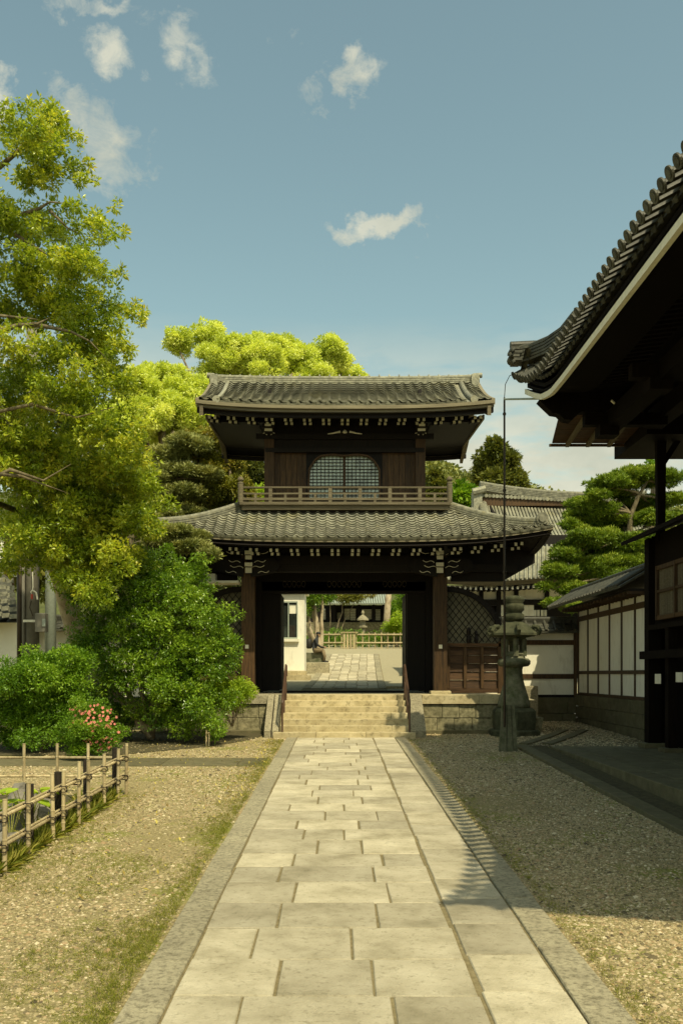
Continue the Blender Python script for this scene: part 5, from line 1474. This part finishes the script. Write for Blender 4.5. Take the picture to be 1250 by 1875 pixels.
# ---- big evergreen at the left
T0 = Vector((X_(192,23.2),23.2,gz(23)))
bt = tree('evergreen_oak', T0, 'large glossy leaved evergreen tree filling the left side with mottled leaning trunk')
tr = [P(192,1300,23.2), P(170,1240,23.0), P(138,1150,22.5), P(112,1060,21.8), P(70,950,20.5), P(10,800,19), P(-60,620,17.8), P(-90,430,17.2), P(-80,280,17)]
a = MB(); a.tube(tr, [.48,.33,.25,.22,.20,.19,.17,.14,.1], 14)
for s_ in range(5):
    a.tube([tr[0]+Vector((math.cos(s_*1.3)*.5,math.sin(s_*1.3)*.4,-.1)), tr[0]+Vector((math.cos(s_*1.3)*.28,math.sin(s_*1.3)*.25,.35)), tr[1]], [.16,.2,.2], 8)
a.build('trunk', BARKP, bt, True)
BYY = 18.3
brs = [([(-70,330),(0,305),(25,285),(44,263),(58,258)],.085), ([(-90,470),(-30,405),(0,391),(42,392),(72,382),(91,370),(120,372)],.09),
       ([(-60,660),(0,607),(33,596),(69,593),(91,582)],.10), ([(60,594),(95,600),(130,607),(165,625),(200,662)],.05), ([(-40,600),(0,578),(50,583),(70,585)],.06),
       ([(44,263),(75,258),(110,262)],.03), ([(91,385),(125,418),(150,430)],.03), ([(30,430),(70,455),(92,470)],.04), ([(-60,900),(20,860),(80,880),(130,850)],.07), ([(-30,760),(60,740),(140,765),(210,745)],.06),
       ([(0,868),(40,872),(75,885),(130,905)],.04)]
brl = []
for pts, r in brs:
    w = [P(x, y, BYY-.75+random.uniform(-.1,.1)) for i, (x, y) in enumerate(pts)]
    if pts[0][0] < -20: w = [tr[min(8,max(4,int(8-(pts[0][1]-280)/130)))]]+w
    MB().tube(w, [r*(1-.92*i/(len(w)-1)) for i in range(len(w))], 8).build('branch', BARKD, bt, True); brl.append(w)
fol = [(140,1065,60,30),(175,1085,45,28),(70,1010,60,35),(110,1030,55,30),(20,1030,50,25),(180,640,55,30),(165,600,60,35),(215,700,40,30),(235,820,50,45),(258,880,36,36),(240,920,70,45),(248,955,40,30),(210,870,70,45),(170,920,80,45),(90,960,90,45),(130,990,90,40),(30,225,60,38),(95,235,45,40),(60,300,70,45),(130,300,28,25),(150,330,20,14),(20,400,70,45),(100,410,60,40),(160,400,45,32),(195,425,30,22),(40,480,80,40),(125,480,60,40),(175,505,35,22),(30,560,80,45),(110,560,75,45),(190,560,55,28),(245,575,28,14),(60,640,85,40),(150,640,70,40),(205,660,35,30),(225,630,25,22),
       (40,720,90,50),(130,720,80,50),(200,700,40,30),(30,800,80,50),(110,800,90,50),(190,790,70,45),(240,760,30,25),(40,870,80,50),(130,880,90,50),(220,860,60,45),(60,950,80,45),(160,960,90,50),(250,950,50,45),(120,1020,70,35),(200,1030,70,45),(30,990,45,35),(-60,400,90,140),(-80,700,90,160),(250,1035,45,32)]
bl = [px_blob(x, y, BYY+random.uniform(-1.0,1.0)-.7+(y-200)/850*1.9, rx, ry, rx*1.1) for x, y, rx, ry in fol]
crown('crown', bl, 190000, .092, L_BIG, bt, 8, .045, .55, .42, .8, .25, 26, droop=.15)
# twig sprays reaching from the crown edge
V0 = []
for (x, y) in ((150,255),(163,300),(172,332),(215,375),(228,425),(225,500),(252,556),(270,575),(262,590),(240,640),(215,690),(60,190),(100,200),(80,188)):
    for _ in range(5): V0.append(P(x+random.uniform(-12,4), y+random.uniform(-9,9), BYY+random.uniform(-.3,.3)))
V, Q, t = leaves(np.array([tuple(v) for v in V0]), .11, .4, None, .36, 14, .05)
fastmesh('outer_sprays', V, Q, L_BIG, bt, t)
# ---- yellow green camphor trees behind the gate
def camphor(px, py, Y, blobs, n, label, size=.12):
    b = P(px, py, Y); t_ = tree('camphor_tree', b, label, group='yellow green trees behind the gate')
    top = px_blob(*blobs[0][:2], Y, 1, 1)
    for i, q_ in enumerate(blobs[:8]):
        e = P(q_[0], q_[1]+20, Y); mid = P((px+q_[0])/2, (py+q_[1])/2+20, Y)
        pts, rr = limb(b.lerp(mid,.0), e, .26 if i == 0 else .12, .04, .08); MB().tube(pts, rr, 7).build('limb', BARK, t_, True)
    crown('crown', [px_blob(x, y, Y+random.uniform(-1.5,1.5), rx, ry, rx) for x, y, rx, ry in blobs], n, size, L_CAM, t_, 6, .12, .6, .5, .6, .21, 44, tb=.12)
    return t_
camphor(430,980,42, [(430,650,48,34),(385,620,34,28),(330,625,30,20),(470,665,50,40),(500,645,48,32),(530,660,45,38),(400,680,60,35),(450,700,60,30),(570,690,40,25)], 170000, 'yellow green camphor tree rising highest behind the gate roof')
camphor(600,980,46, [(600,650,42,32),(575,655,24,18),(625,660,20,16),(655,690,16,8),(610,690,45,25)], 40000, 'smaller yellow green tree right of the tallest one behind the ridge')
camphor(290,990,34, [(300,700,50,35),(260,720,40,40),(340,710,45,38),(290,760,60,40),(350,760,40,40),(250,690,25,16),(230,780,50,45),(320,800,45,35)], 150000, 'yellow green camphor tree left of the gate roof, lower and wider')
def genericT(name, px, py, Y, blobs, n, size, m, label, per=6, spread=.12, wid=.5, sub=.33, nsub=16, tb=0., bark=BARK, cat='tree', r=.2, group=None):
    b = P(px, py, Y); t_ = tree(name, b, label, cat, group)
    for i, q_ in enumerate(blobs[:7]):
        pts, rr = limb(b, P(q_[0], q_[1], Y), r if i == 0 else r*.6, r*.15, .08); MB().tube(pts, rr, 7).build('trunk' if i == 0 else 'limb', bark, t_, True)
    ym = sum(q_[1] for q_ in blobs)/len(blobs); yr = max(1, max(q_[1] for q_ in blobs)-min(q_[1] for q_ in blobs)); ln = .9 if (Y < 24 and cat == 'tree') else 0
    crown('crown', [px_blob(x, y, Y+random.uniform(-.4,.4)-ln*(y-ym)/yr, rx, ry, rx) for x, y, rx, ry in blobs], n, size, m, t_, per, spread, .6, wid, .6, sub, nsub, tb=tb)
    return t_
genericT('cedar_tree', 410,960,30, [(400,890,35,40),(380,850,30,35),(420,850,30,25),(395,930,30,20),(440,900,25,35),(365,880,25,30),(460,930,20,15),(390,810,28,30),(350,830,30,35)], 26000, .12, L_CED, 'bronze green cedar beside the left end of the balcony')
genericT('broadleaf_tree', 470,960,38, [(455,860,40,30),(480,900,35,30),(440,840,30,25),(470,930,40,20),(500,880,20,40)], 14000, .15, L_CON, 'dark green tree seen under the upper eave left of the gate')
genericT('bright_shrub_tree', 470,975,34, [(455,925,30,22),(470,905,25,15),(485,920,20,20)], 7000, .12, L_LIME, 'bright lime foliage behind the left end of the balcony railing')
# dark mass of trees behind left
genericT('shade_tree', 200,1150,40, [(150,900,120,90),(300,880,90,80),(60,800,120,120),(350,960,60,40),(250,1000,100,60),(100,1040,120,60),(400,1080,60,50),(430,1040,40,60),(340,1110,60,40)], 34000, .28, L_CON, 'dark evergreen mass standing behind the poles at left', spread=.2)
# ---- pines
def pine(name, base, pads, label, m, n, size, trunkpts, tr_r, up=1.2, group=None, flat=.42, kpads=14):
    t_ = tree(name, base, label, group=group)
    MB().tube(trunkpts, [tr_r*(1-.75*i/(len(trunkpts)-1)) for i in range(len(trunkpts))], 9).build('trunk', BARKD, t_, True)
    B = []
    for (x, y, Y, rx, ry) in pads:
        c = px_blob(x, y, Y, rx, ry, rx*.9)
        # limb from the trunk to the pad
        tp = min(trunkpts, key=lambda p: (p-Vector((c[0],c[1],c[2]-.3))).length)
        pts, rr = limb(tp, (c[0],c[1],c[2]-c[5]*.55), tr_r*.35, tr_r*.12, .08); MB().tube(pts, rr, 7).build('limb', BARKD, t_, True)
        k = kpads
        for _ in range(k):
            d = unit(1)[0]; r = random.random()**.5
            B.append((c[0]+d[0]*c[3]*r*.8, c[1]+d[1]*c[4]*r*.8, c[2]+d[2]*c[5]*.35+c[5]*.25*(1-r), c[3]*.40, c[4]*.40, c[5]*.5))
    pos, d, idx = blob_points(B, n//9, .6)
    ct = rng.uniform(0,1,len(B))
    o_ = np.zeros_like(d); o_[:,2] = up; o_ += d*.5
    V, Q, t = leaves(pos, size, .2, o_, .24, 9, .02, np.clip(.2+.5*ct[idx]+.2*d[:,2],0,1))  # upward needles get a lighter tint, sunlit pad tops put into the colour
    fastmesh('crown', V, Q, m, t_, t)
    return t_
Yp_ = 31.0
tk = [P(1180,1150,Yp_), P(1165,1040,Yp_), P(1150,980,Yp_), P(1155,940,Yp_), P(1170,905,Yp_), P(1185,880,Yp_)]
pine('cloud_pruned_pine', tk[0], [(1120,885,Yp_,50,16),(1170,872,Yp_+.4,50,18),(1215,880,Yp_,45,20),(1095,908,Yp_-.3,25,12),(1066,922,Yp_,32,16),(1045,965,Yp_-.5,24,14),(1190,952,Yp_,40,18),(1235,915,Yp_,30,15),(1075,985,Yp_-.6,45,20),(1030,1018,Yp_-.6,38,16),(1025,1050,Yp_-.8,38,18),(1040,1080,Yp_-.8,42,16),(1110,985,Yp_-.4,40,18),(1125,1030,Yp_,55,20),(1100,1060,Yp_,60,25),(1150,1060,Yp_,60,30),(1015,1105,Yp_-1,28,10),(1180,990,Yp_,40,18),(1100,935,Yp_,38,16),(1140,955,Yp_+.5,38,15),(1085,1040,Yp_-.3,45,20),(1055,1000,Yp_-.3,38,16),(1150,1005,Yp_,45,18),(1200,925,Yp_+.8,45,18),(1235,955,Yp_,35,18),(1215,1000,Yp_,40,20),(1130,905,Yp_+.6,40,14),(1175,1030,Yp_+.5,45,25),(1000,1075,Yp_-1,20,10),(1110,870+30,Yp_+1.5,45,18),(1060,945,Yp_+1.2,35,16),(1095,965,Yp_+1.4,60,22),(1160,935,Yp_+1.5,60,20),(1060,1010,Yp_+1,50,25),(1120,1010,Yp_+1.3,60,28),(1070,1060,Yp_+.8,50,28),(1180,1010,Yp_+1.4,50,28),(1010,1040,Yp_-.2,28,14),(1060,1115,Yp_-1,35,10)],
     'cloud pruned pine with flat green pads beside the right hall', L_PINR, 430000, .12, tk, .15)
tk2 = [P(1120,1150,Yp_+2), P(1110,1050,Yp_+2), P(1100,1000,Yp_+2)]
genericT('broadleaf_tree', 1195,1000,36, [(1190,852,7,8),(1195,865,12,8)], 1200, .12, L_BUSH, 'small leafy tree top peeping over the cloud pruned pine')
Yl = 29.0
tkl = [P(215,1080,Yl), P(235,1000,Yl), P(260,940,Yl), P(285,880,Yl), P(300,820,Yl), P(320,790,Yl)]
pine('garden_pine', tkl[0], [(345,815,Yl,45,20),(310,835,Yl,40,18),(330,865,Yl,50,18),(285,880,Yl,45,18),(375,870,Yl,28,14),(320,905,Yl,55,18),(265,925,Yl,45,20),(340,945,Yl,50,16),(300,960,Yl,50,18),(370,955,Yl,30,12),(350,985,Yl-2,50,18),(300,995,Yl-2,40,16),(380,1010,Yl-3,22,14)],
     'grey green garden pine with layered boughs left of the gate roof', L_PIN, 160000, .14, tkl, .16)
pine('small_pine', P(345,1345,22.2), [(350,1002,21.9,34,13),(325,978,22.0,42,14),(385,1016,21.8,22,10),(300,992,22.0,34,13),(365,985,22.1,22,10)],
     'grey green pine bough hanging in front of the left end of the lower gate roof', L_PIN, 30000, .12, [P(345,1345,22.2), P(338,1200,22.2), P(330,1080,22.1), P(335,1010,22.0)], .09)
# conical tree, hill woods
genericT('conical_tree', 915,960,62, [(908,880,40,30),(908,845,32,28),(905,822,18,16),(900,890,30,20),(935,890,25,22),(885,870,18,25),(925,860,22,25),(945,898,16,10)], 26000, .34, L_CON, 'tall conical dark green tree beyond the background hall roof', spread=.25, r=.35)
genericT('round_shrub_tree', 850,965,50, [(848,908,22,16),(858,925,20,14),(838,920,14,12)], 7000, .25, L_BUSH, 'bright round tree between gate balcony and background hall', spread=.2)
genericT('bare_topped_tree', 790,960,70, [(795,880,14,20),(785,900,16,16),(812,905,22,16)], 5000, .32, L_CON, 'pale tree just right of the upper storey of the gate', spread=.2)
hill = MB()
def hz(u):  # hill skyline in pixels along px
    pts = [(-400,900),(300,880),(600,870),(770,842),(800,852),(850,868),(900,880),(960,893),(1000,905),(1100,925),(1700,960)]
    for (a,b),(c,d) in zip(pts,pts[1:]):
        if a <= u <= c: return b+(d-b)*(u-a)/(c-a)
    return 960
HYY = 180.0
hill.sheet(lambda u, v: tuple(P(-400+2100*u, hz(-400+2100*u)+14+v*v*330, HYY-60*v)), 60, 10)
hill.build('wooded_hill', mat('hill_ground', [(.05,.06,.02),(.10,.11,.035)], 1, 1, 0), kind='structure')
Bh = []
for _ in range(900):
    px = random.uniform(640,1250); v = random.random()**1.3*.5; c = P(px, hz(px)+14+v*v*330-3, HYY-60*v); s = random.uniform(1.2,2.4)
    Bh.append((c.x,c.y,c.z,s,s,s*.8))
pos, d, idx = blob_points(Bh, 16000, .25); ct = rng.uniform(0,1,len(Bh))
V, Q, t = leaves(pos, .75, .9, d, .8, 3, .3, .15+.7*ct[idx])
fastmesh('far_woodland', V, Q, L_HILL, None, t, 'stuff')
# ---- shrubs at the left
sh = genericT('camellia_tree', 277,1352,20.6, [(170,1085,45,50),(165,1170,40,55),(195,1245,50,50),(180,1040,45,35),(300,1190,100,60),(240,1120,80,60),(330,1110,70,60),(390,1150,50,50),(220,1200,60,50),(350,1230,80,55),(290,1060,80,50),(200,1140,50,60),(400,1200,45,45),(330,1290,90,50),(380,1320,55,30),(230,1060,60,40),(310,1250,90,50),(360,1070,35,35),(420,1180,22,26),(345,1040,45,26)], 125000, .072, L_SHR, 'glossy dark green camellia like tree left of the gate steps', 7, .05, .42, .25, 24, bark=BARKP, cat='tree', r=.09)
MB().tube([P(277,1352,20.6),P(278,1290,20.6),P(284,1230,20.6),P(300,1180,20.6)], [.085,.07,.06,.05], 9).build('trunk', BARK, sh, True)
genericT('lime_bush', 425,1330,20.9, [(425,1255,38,22),(440,1268,28,20),(400,1260,30,22),(455,1262,18,14),(410,1290,40,18),(380,1270,30,20)], 16000, .05, L_LIME, 'bright lime green bush touching the left plinth of the gate', 7, .04, .5, .35, 14, cat='bush', r=.03)
genericT('rounded_maple_bush', 80,1375,18.6, [(80,1235,85,45),(40,1250,60,45),(120,1230,50,40),(60,1290,80,45),(110,1280,60,45),(20,1310,60,50),(90,1330,70,40),(140,1260,30,40),(-40,1290,60,60)], 90000, .06, L_BUSH, 'rounded mid green bush at the far left behind the bamboo fence', 7, .045, .5, .33, 18, cat='bush', r=.05)
az = genericT('azalea_bush', 160,1385,17.3, [(160,1322,50,42),(190,1335,38,36),(130,1345,40,30),(165,1305,32,22),(150,1360,50,20),(205,1355,18,18)], 26000, .04, L_BUSH, 'azalea bush dotted with coral pink flowers behind the bamboo fence', 7, .03, .5, .3, 16, cat='bush', r=.03)
fl = MB()
for k in range(6):
    a0 = k*math.pi/3; c, s_ = math.cos(a0), math.sin(a0)
    if k < 5:
        a0 = k*2*math.pi/5; c, s_ = math.cos(a0), math.sin(a0)
        fl.add([(0,0,0),(c*.022-s_*.012,s_*.022+c*.012,.008),(c*.038,s_*.038,.004),(c*.022+s_*.012,s_*.022-c*.012,.008)], [(0,1,2,3)])
FM = proto(fl, 'flower', PETAL)
for _ in range(120):
    px = random.gauss(180,26) if random.random() < .75 else random.uniform(90,215); py = random.uniform(1290,1375)
    if ((px-160)/62)**2+((py-1338)/55)**2 > 1: continue
    dpt = math.sqrt(max(0,1-((px-160)/66)**2-((py-1338)/60)**2))*.42
    c = P(px, py, 17.25-dpt)
    nrm = Vector((random.uniform(-.6,.6),-1,random.uniform(0,.9))).normalized(); xa = nrm.orthogonal(); M = frame(c, xa, nrm.cross(xa)); 
    M = M @ Matrix.Rotation(random.uniform(0,6),4,'Z') @ Matrix.Scale(random.uniform(.6,1.0),4)
    place(FM, 'flower', M, az)
genericT('dark_shrub', 190,1370,20.8, [(205,1300,50,45),(165,1290,40,40),(120,1320,60,40),(60,1340,60,30),(230,1320,40,30)], 14000, .07, L_SHR, 'dark shrub in shadow behind the azalea', cat='bush', r=.03)
# broad leaved plants inside the bamboo fence
for i, (px, py, Y, hgt) in enumerate(((20,1440,9.6,.42),(50,1430,10.0,.40),(65,1470,10.2,.3))):
    b = Vector((X_(px,Y),Y,gz(Y))); t_ = tree('broad_leaved_plant', b, ['light green broad leaved plant nearest the left frame edge','light green broad leaved plant reaching over the fence rail','smaller broad leaved plant lowest by the garden rocks'][i], 'plant', 'broad leaved plants in the fenced bed')
    for k in range(7):
        a0 = random.uniform(0,6.28); L = random.uniform(.12,.2); top_ = b+Vector((math.cos(a0)*.16,math.sin(a0)*.16,hgt*random.uniform(.7,1.35)))
        MB().tube([b, b.lerp(top_,.6)+Vector((0,0,.04)), top_], [.006,.005,.003], 5).build('stem', L_STEM if 'L_STEM' in globals() else MOSS, t_)
        d = Vector((math.cos(a0),math.sin(a0),random.uniform(-.2,.4))).normalized(); s_ = d.cross(Vector((0,0,1))).normalized(); a = MB()
        prof = [(0,.0),(.15,.28),(.4,.42),(.7,.32),(1,0)]
        vs = []
        for u, w_ in prof: c = top_+d*L*u-Vector((0,0,.04*u*u)); vs += [c-s_*L*w_+Vector((0,0,.015)), c-Vector((0,0,.008)), c+s_*L*w_+Vector((0,0,.015))]
        a.add(vs, [f for i2 in range(4) for f in ((3*i2,3*i2+1,3*i2+4,3*i2+3),(3*i2+1,3*i2+2,3*i2+5,3*i2+4))])
        o = a.build('leaf', LEAFL if 'LEAFL' in globals() else L_LIME, t_, True)
        at = o.data.attributes.new('tint','FLOAT','POINT'); at.data.foreach_set('value', [random.uniform(.2,.8)]*len(o.data.vertices))
# rocks
for i, (px, py, Y, w_, h_, lab) in enumerate(((45,1480,10.4,.55,.42,'largest grey rock inside the bamboo fence'),(80,1500,10.9,.33,.24,'smaller grey rock right of the largest one in the fenced bed'),(15,1510,9.0,.35,.2,'low grey rock by the left frame edge in the fenced bed'))):
    c = Vector((X_(px,Y),Y,gz(Y)))
    a = MB(); n1, n2 = 12, 8; vs = []
    for j in range(n2+1):
        for k in range(n1):
            th = math.pi*j/n2; ph_ = 2*math.pi*k/n1; r = 1+.16*math.sin(3*ph_+i)+.12*math.cos(2*th*2+ph_*2+i*2)
            vs.append((c.x+w_*.6*r*math.sin(th)*math.cos(ph_), c.y+w_*.5*r*math.sin(th)*math.sin(ph_), c.z+h_*r*math.cos(th)))
    a.add(vs, [(j*n1+k,(j+1)*n1+k,(j+1)*n1+(k+1)%n1,j*n1+(k+1)%n1) for j in range(n2) for k in range(n1)])
    tag(a.build('garden_rock', ROCK), lab, 'rock', 'rocks in the fenced bed')

# ================================================================== BAMBOO FENCE (near)
bf = empty('bamboo_fence', (-2.93,12.85,gz(12.8)), 'low bamboo fence with dark tied rails round the planting bed', 'fence')
FX = -2.93
def bamboo(a, b, r, name, parent, m=BAMB):
    a = Vector(a); b = Vector(b); L = (b-a).length; n_ = max(2, int(L/.17)); pts = []; rr = []
    for i in range(n_+1):
        t = i/n_; p = a.lerp(b, t)
        pts.append(p); rr.append(r*1.13)
        if i < n_:
            for e in (.07,.93): pts.append(a.lerp(b, (i+e)/n_)); rr.append(r)
    MB().tube(pts, rr, 10).build(name, m, parent)
ysf = [12.85,12.4,11.7,10.94,10.5,9.95,9.55,8.82,8.16,7.6,7.0,6.4,5.8]
for i, Y in enumerate(ysf):
    lx = FX+random.uniform(-.015,.015); h = .70+random.uniform(-.03,.03)
    bamboo((lx,Y,gz(Y)-.05),(lx+random.uniform(-.015,.015),Y+random.uniform(-.01,.01),gz(Y)+h), .021, 'upright', bf)
    for hh in (.24,.50):
        c = Vector((FX-.02,Y,gz(Y)+hh)); 
        for q_ in (-1,1): MB().tube([c+Vector((.045,-.03*q_,-.03)),c+Vector((.055,0,0)),c+Vector((.045,.03*q_,.03)),c+Vector((-.02,.03*q_,.03)),c+Vector((-.03,-.03*q_,-.03)),c+Vector((.045,-.03*q_,-.03))], .006, 4).build('tie', TWINE, bf)
for hh in (.24,.50):
    bamboo((FX-.045,12.95,gz(12.95)+hh),(FX-.045,5.6,gz(5.6)+hh), .018, 'rail', bf)
    bamboo((FX-.075,12.9,gz(12.9)+hh+.02),(FX-.075,5.6,gz(5.6)+hh+.02), .014, 'rail', bf)
for Y in (12.75,11.3,10.15,9.2,7.9,6.6):
    MB().tube([(FX-.12,Y,gz(Y)-.1),(FX-.12,Y,gz(Y)+.66)], .042, 10).build('dark_post', TWINE, bf)
for px in (230,159,102,41,-20,-80):
    x = X_(px,12.85); bamboo((x,12.93,gz(12.9)-.05),(x,12.93,gz(12.9)+.70), .02, 'upright', bf)
for hh in (.24,.50): bamboo((FX+.02,12.98,gz(12.9)+hh),(-5.6,12.98,gz(12.9)+hh), .018, 'rail', bf)
# small bamboo stake
sk = empty('small_bamboo_stake', P(380,1366,19.6), 'short pair of bamboo stakes on the gravel left of the steps', 'stake')
b = Vector((X_(380,19.6),19.6,gz(19.6)))
for dx in (-.025,.03): MB().tube([b+Vector((dx,0,-.03)), b+Vector((dx,0,.34-.04*(dx > 0)))], .018, 8).build('stake', BAMB, sk)
MB().tube([b+Vector((-.03,-.02,.26)), b+Vector((.06,-.02,.29))], .018, 8).build('cross_piece', BAMB, sk)

# ================================================================== UTILITY POLES AND LEFT BUILDING
up_ = empty('concrete_utility_pole', (X_(59,24),24,gz(24)), 'thick grey concrete utility pole with rope and switch box at left', 'utility pole')
MB().tube([(X_(57,24),24,.4),(X_(60,24),24,Z_(895,24)),(X_(60,24),24,Z_(600,24))], [.21,.175,.15], 18).build('pole', CONC, up_, True)
bx('switch_box', CONC, up_, X_(67,23.6), X_(86,23.6), 23.5, 23.72, Z_(1157,23.6), Z_(1123,23.6), .02)
bx('box_latch', GALV, up_, X_(78,23.5), X_(84,23.5), 23.48, 23.499, Z_(1147,23.5), Z_(1133,23.5))
MB().tube([P(60,1040,23.7),P(61,1075,23.7),P(58,1088,23.7)], .012, 5).build('rope', WHITE, up_)
MB().tube([P(57,1085,23.65),P(60,1081,23.65),P(67,1085,23.65),P(69,1098,23.65)], .022, 6).build('rope_loop', WHITE, up_)
RED = mat('red_tape', [(.3,.05,.03),(.4,.07,.04)], 5, .6, 0)
MB().tube([P(59,1088,23.65),P(59,1097,23.65)], .03, 8).build('red_tag', RED, up_)
MB().tube([P(58,1100,23.65),P(55,1112,23.65),P(61,1128,23.65)], .014, 5).build('cable_end', IRON, up_)
for dx, r in ((37,.075),(43,.045)): MB().tube([(X_(dx,23.8),23.8,.4),(X_(dx,23.8),23.8,Z_(900,23.8))], r, 10).build('side_pipe', IRON if dx == 37 else CONC, up_, True)
MB().bar(P(43,1137,23.7), P(67,1137,23.7), .03, .06).build('strap', WHITE, up_)
gp = empty('galvanised_pole', (X_(93,24.5),24.5,gz(24)), 'pale galvanised steel pole right of the concrete utility pole', 'pole')
MB().tube([(X_(92,24.5),24.5,.4),(X_(94,24.5),24.5,Z_(1000,24.5)),(X_(97,24.5),24.5,Z_(897,24.5))], [.155,.14,.12], 18).build('pole', GALV, gp, True)
lb = empty('neighbour_house', (-9,25,.5), 'neighbouring house at far left edge with grey tile eave and pale wall', 'house')
bx('wall', PLAS, lb, -12, X_(34,26), 26, 26.2, .4, Z_(1140,26))
a = MB(); a.hexa([P(-60,1145,25.2),P(36,1128,25.2),P(36,1128,26.2),P(-60,1145,26.2),P(-60,1010,27),P(20,1060,26),P(20,1060,27),P(-60,1010,28)]); a.build('roof_bed', TILED, lb)
for k in range(6):
    for j in range(3):
        c = P(33-14*j-k*1.5, 1128-13*k-2*j, 25.15); MB().bar(c, c+Vector((-.22,.0,-.02)), .03, .12).build('roof_tile', TILE, lb)
bx('upper_wall', PLAS, lb, -12, X_(10,27.5), 27.5, 28, 2, Z_(985,27.5)); bx('upper_wall', WOODB, lb, X_(10,27.5), X_(18,27.5), 27.4, 27.9, 2, Z_(985,27.5))
w = empty('window', (X_(20,27),27,4.5), parent=lb)
bx('frame', WHITE, w, X_(19,27), X_(33,27), 27, 27.05, Z_(1056,27), Z_(1022,27))
for k in range(4): bx('grille_bar', GALV, w, X_(21+3*k,27), X_(22+3*k,27), 26.96, 26.99, Z_(1054,27), Z_(1025,27))
# trees overhanging the upper court
genericT('shade_oak', 586,1200,44, [(575,1090,30,16),(560,1100,25,25),(590,1070,35,25),(560,1060,40,30),(550,1120,15,25)], 11000, .14, L_SHR, 'leaning shade tree with pale trunk behind the seated person', r=.2, bark=BARKP)
genericT('autumn_tinted_tree', 600,1190,55, [(630,1092,35,8),(655,1088,30,7),(605,1085,30,9)], 6000, .12, L_CED, 'bronze tinted low boughs hanging over the lattice building', r=.08)
genericT('round_gold_bush', 727,1190,51.5, [(727,1142,18,16),(720,1150,16,12),(735,1150,14,12)], 6000, .1, L_LIME, 'rounded golden green bush right of the far fence', cat='bush', r=.05)
genericT('leafy_tree', 735,1190,56, [(735,1110,25,22),(725,1125,20,15),(745,1090,20,25)], 6000, .14, L_BUSH, 'leafy green tree behind the golden bush beyond the gate', r=.15)
pt_ = empty('bare_leaning_trunk', P(706,1190,55), 'smooth pale leaning trunk beyond the gate right of the lattice building', 'tree trunk')
MB().tube([P(706,1185,55),P(708,1130,55),P(713,1060,55)], [.22,.2,.17], 10).build('trunk', BARKP, pt_, True)
for o in bpy.data.objects:
    if 'wl' in o.keys(): del o['wl']
print('objects', len(bpy.data.objects))
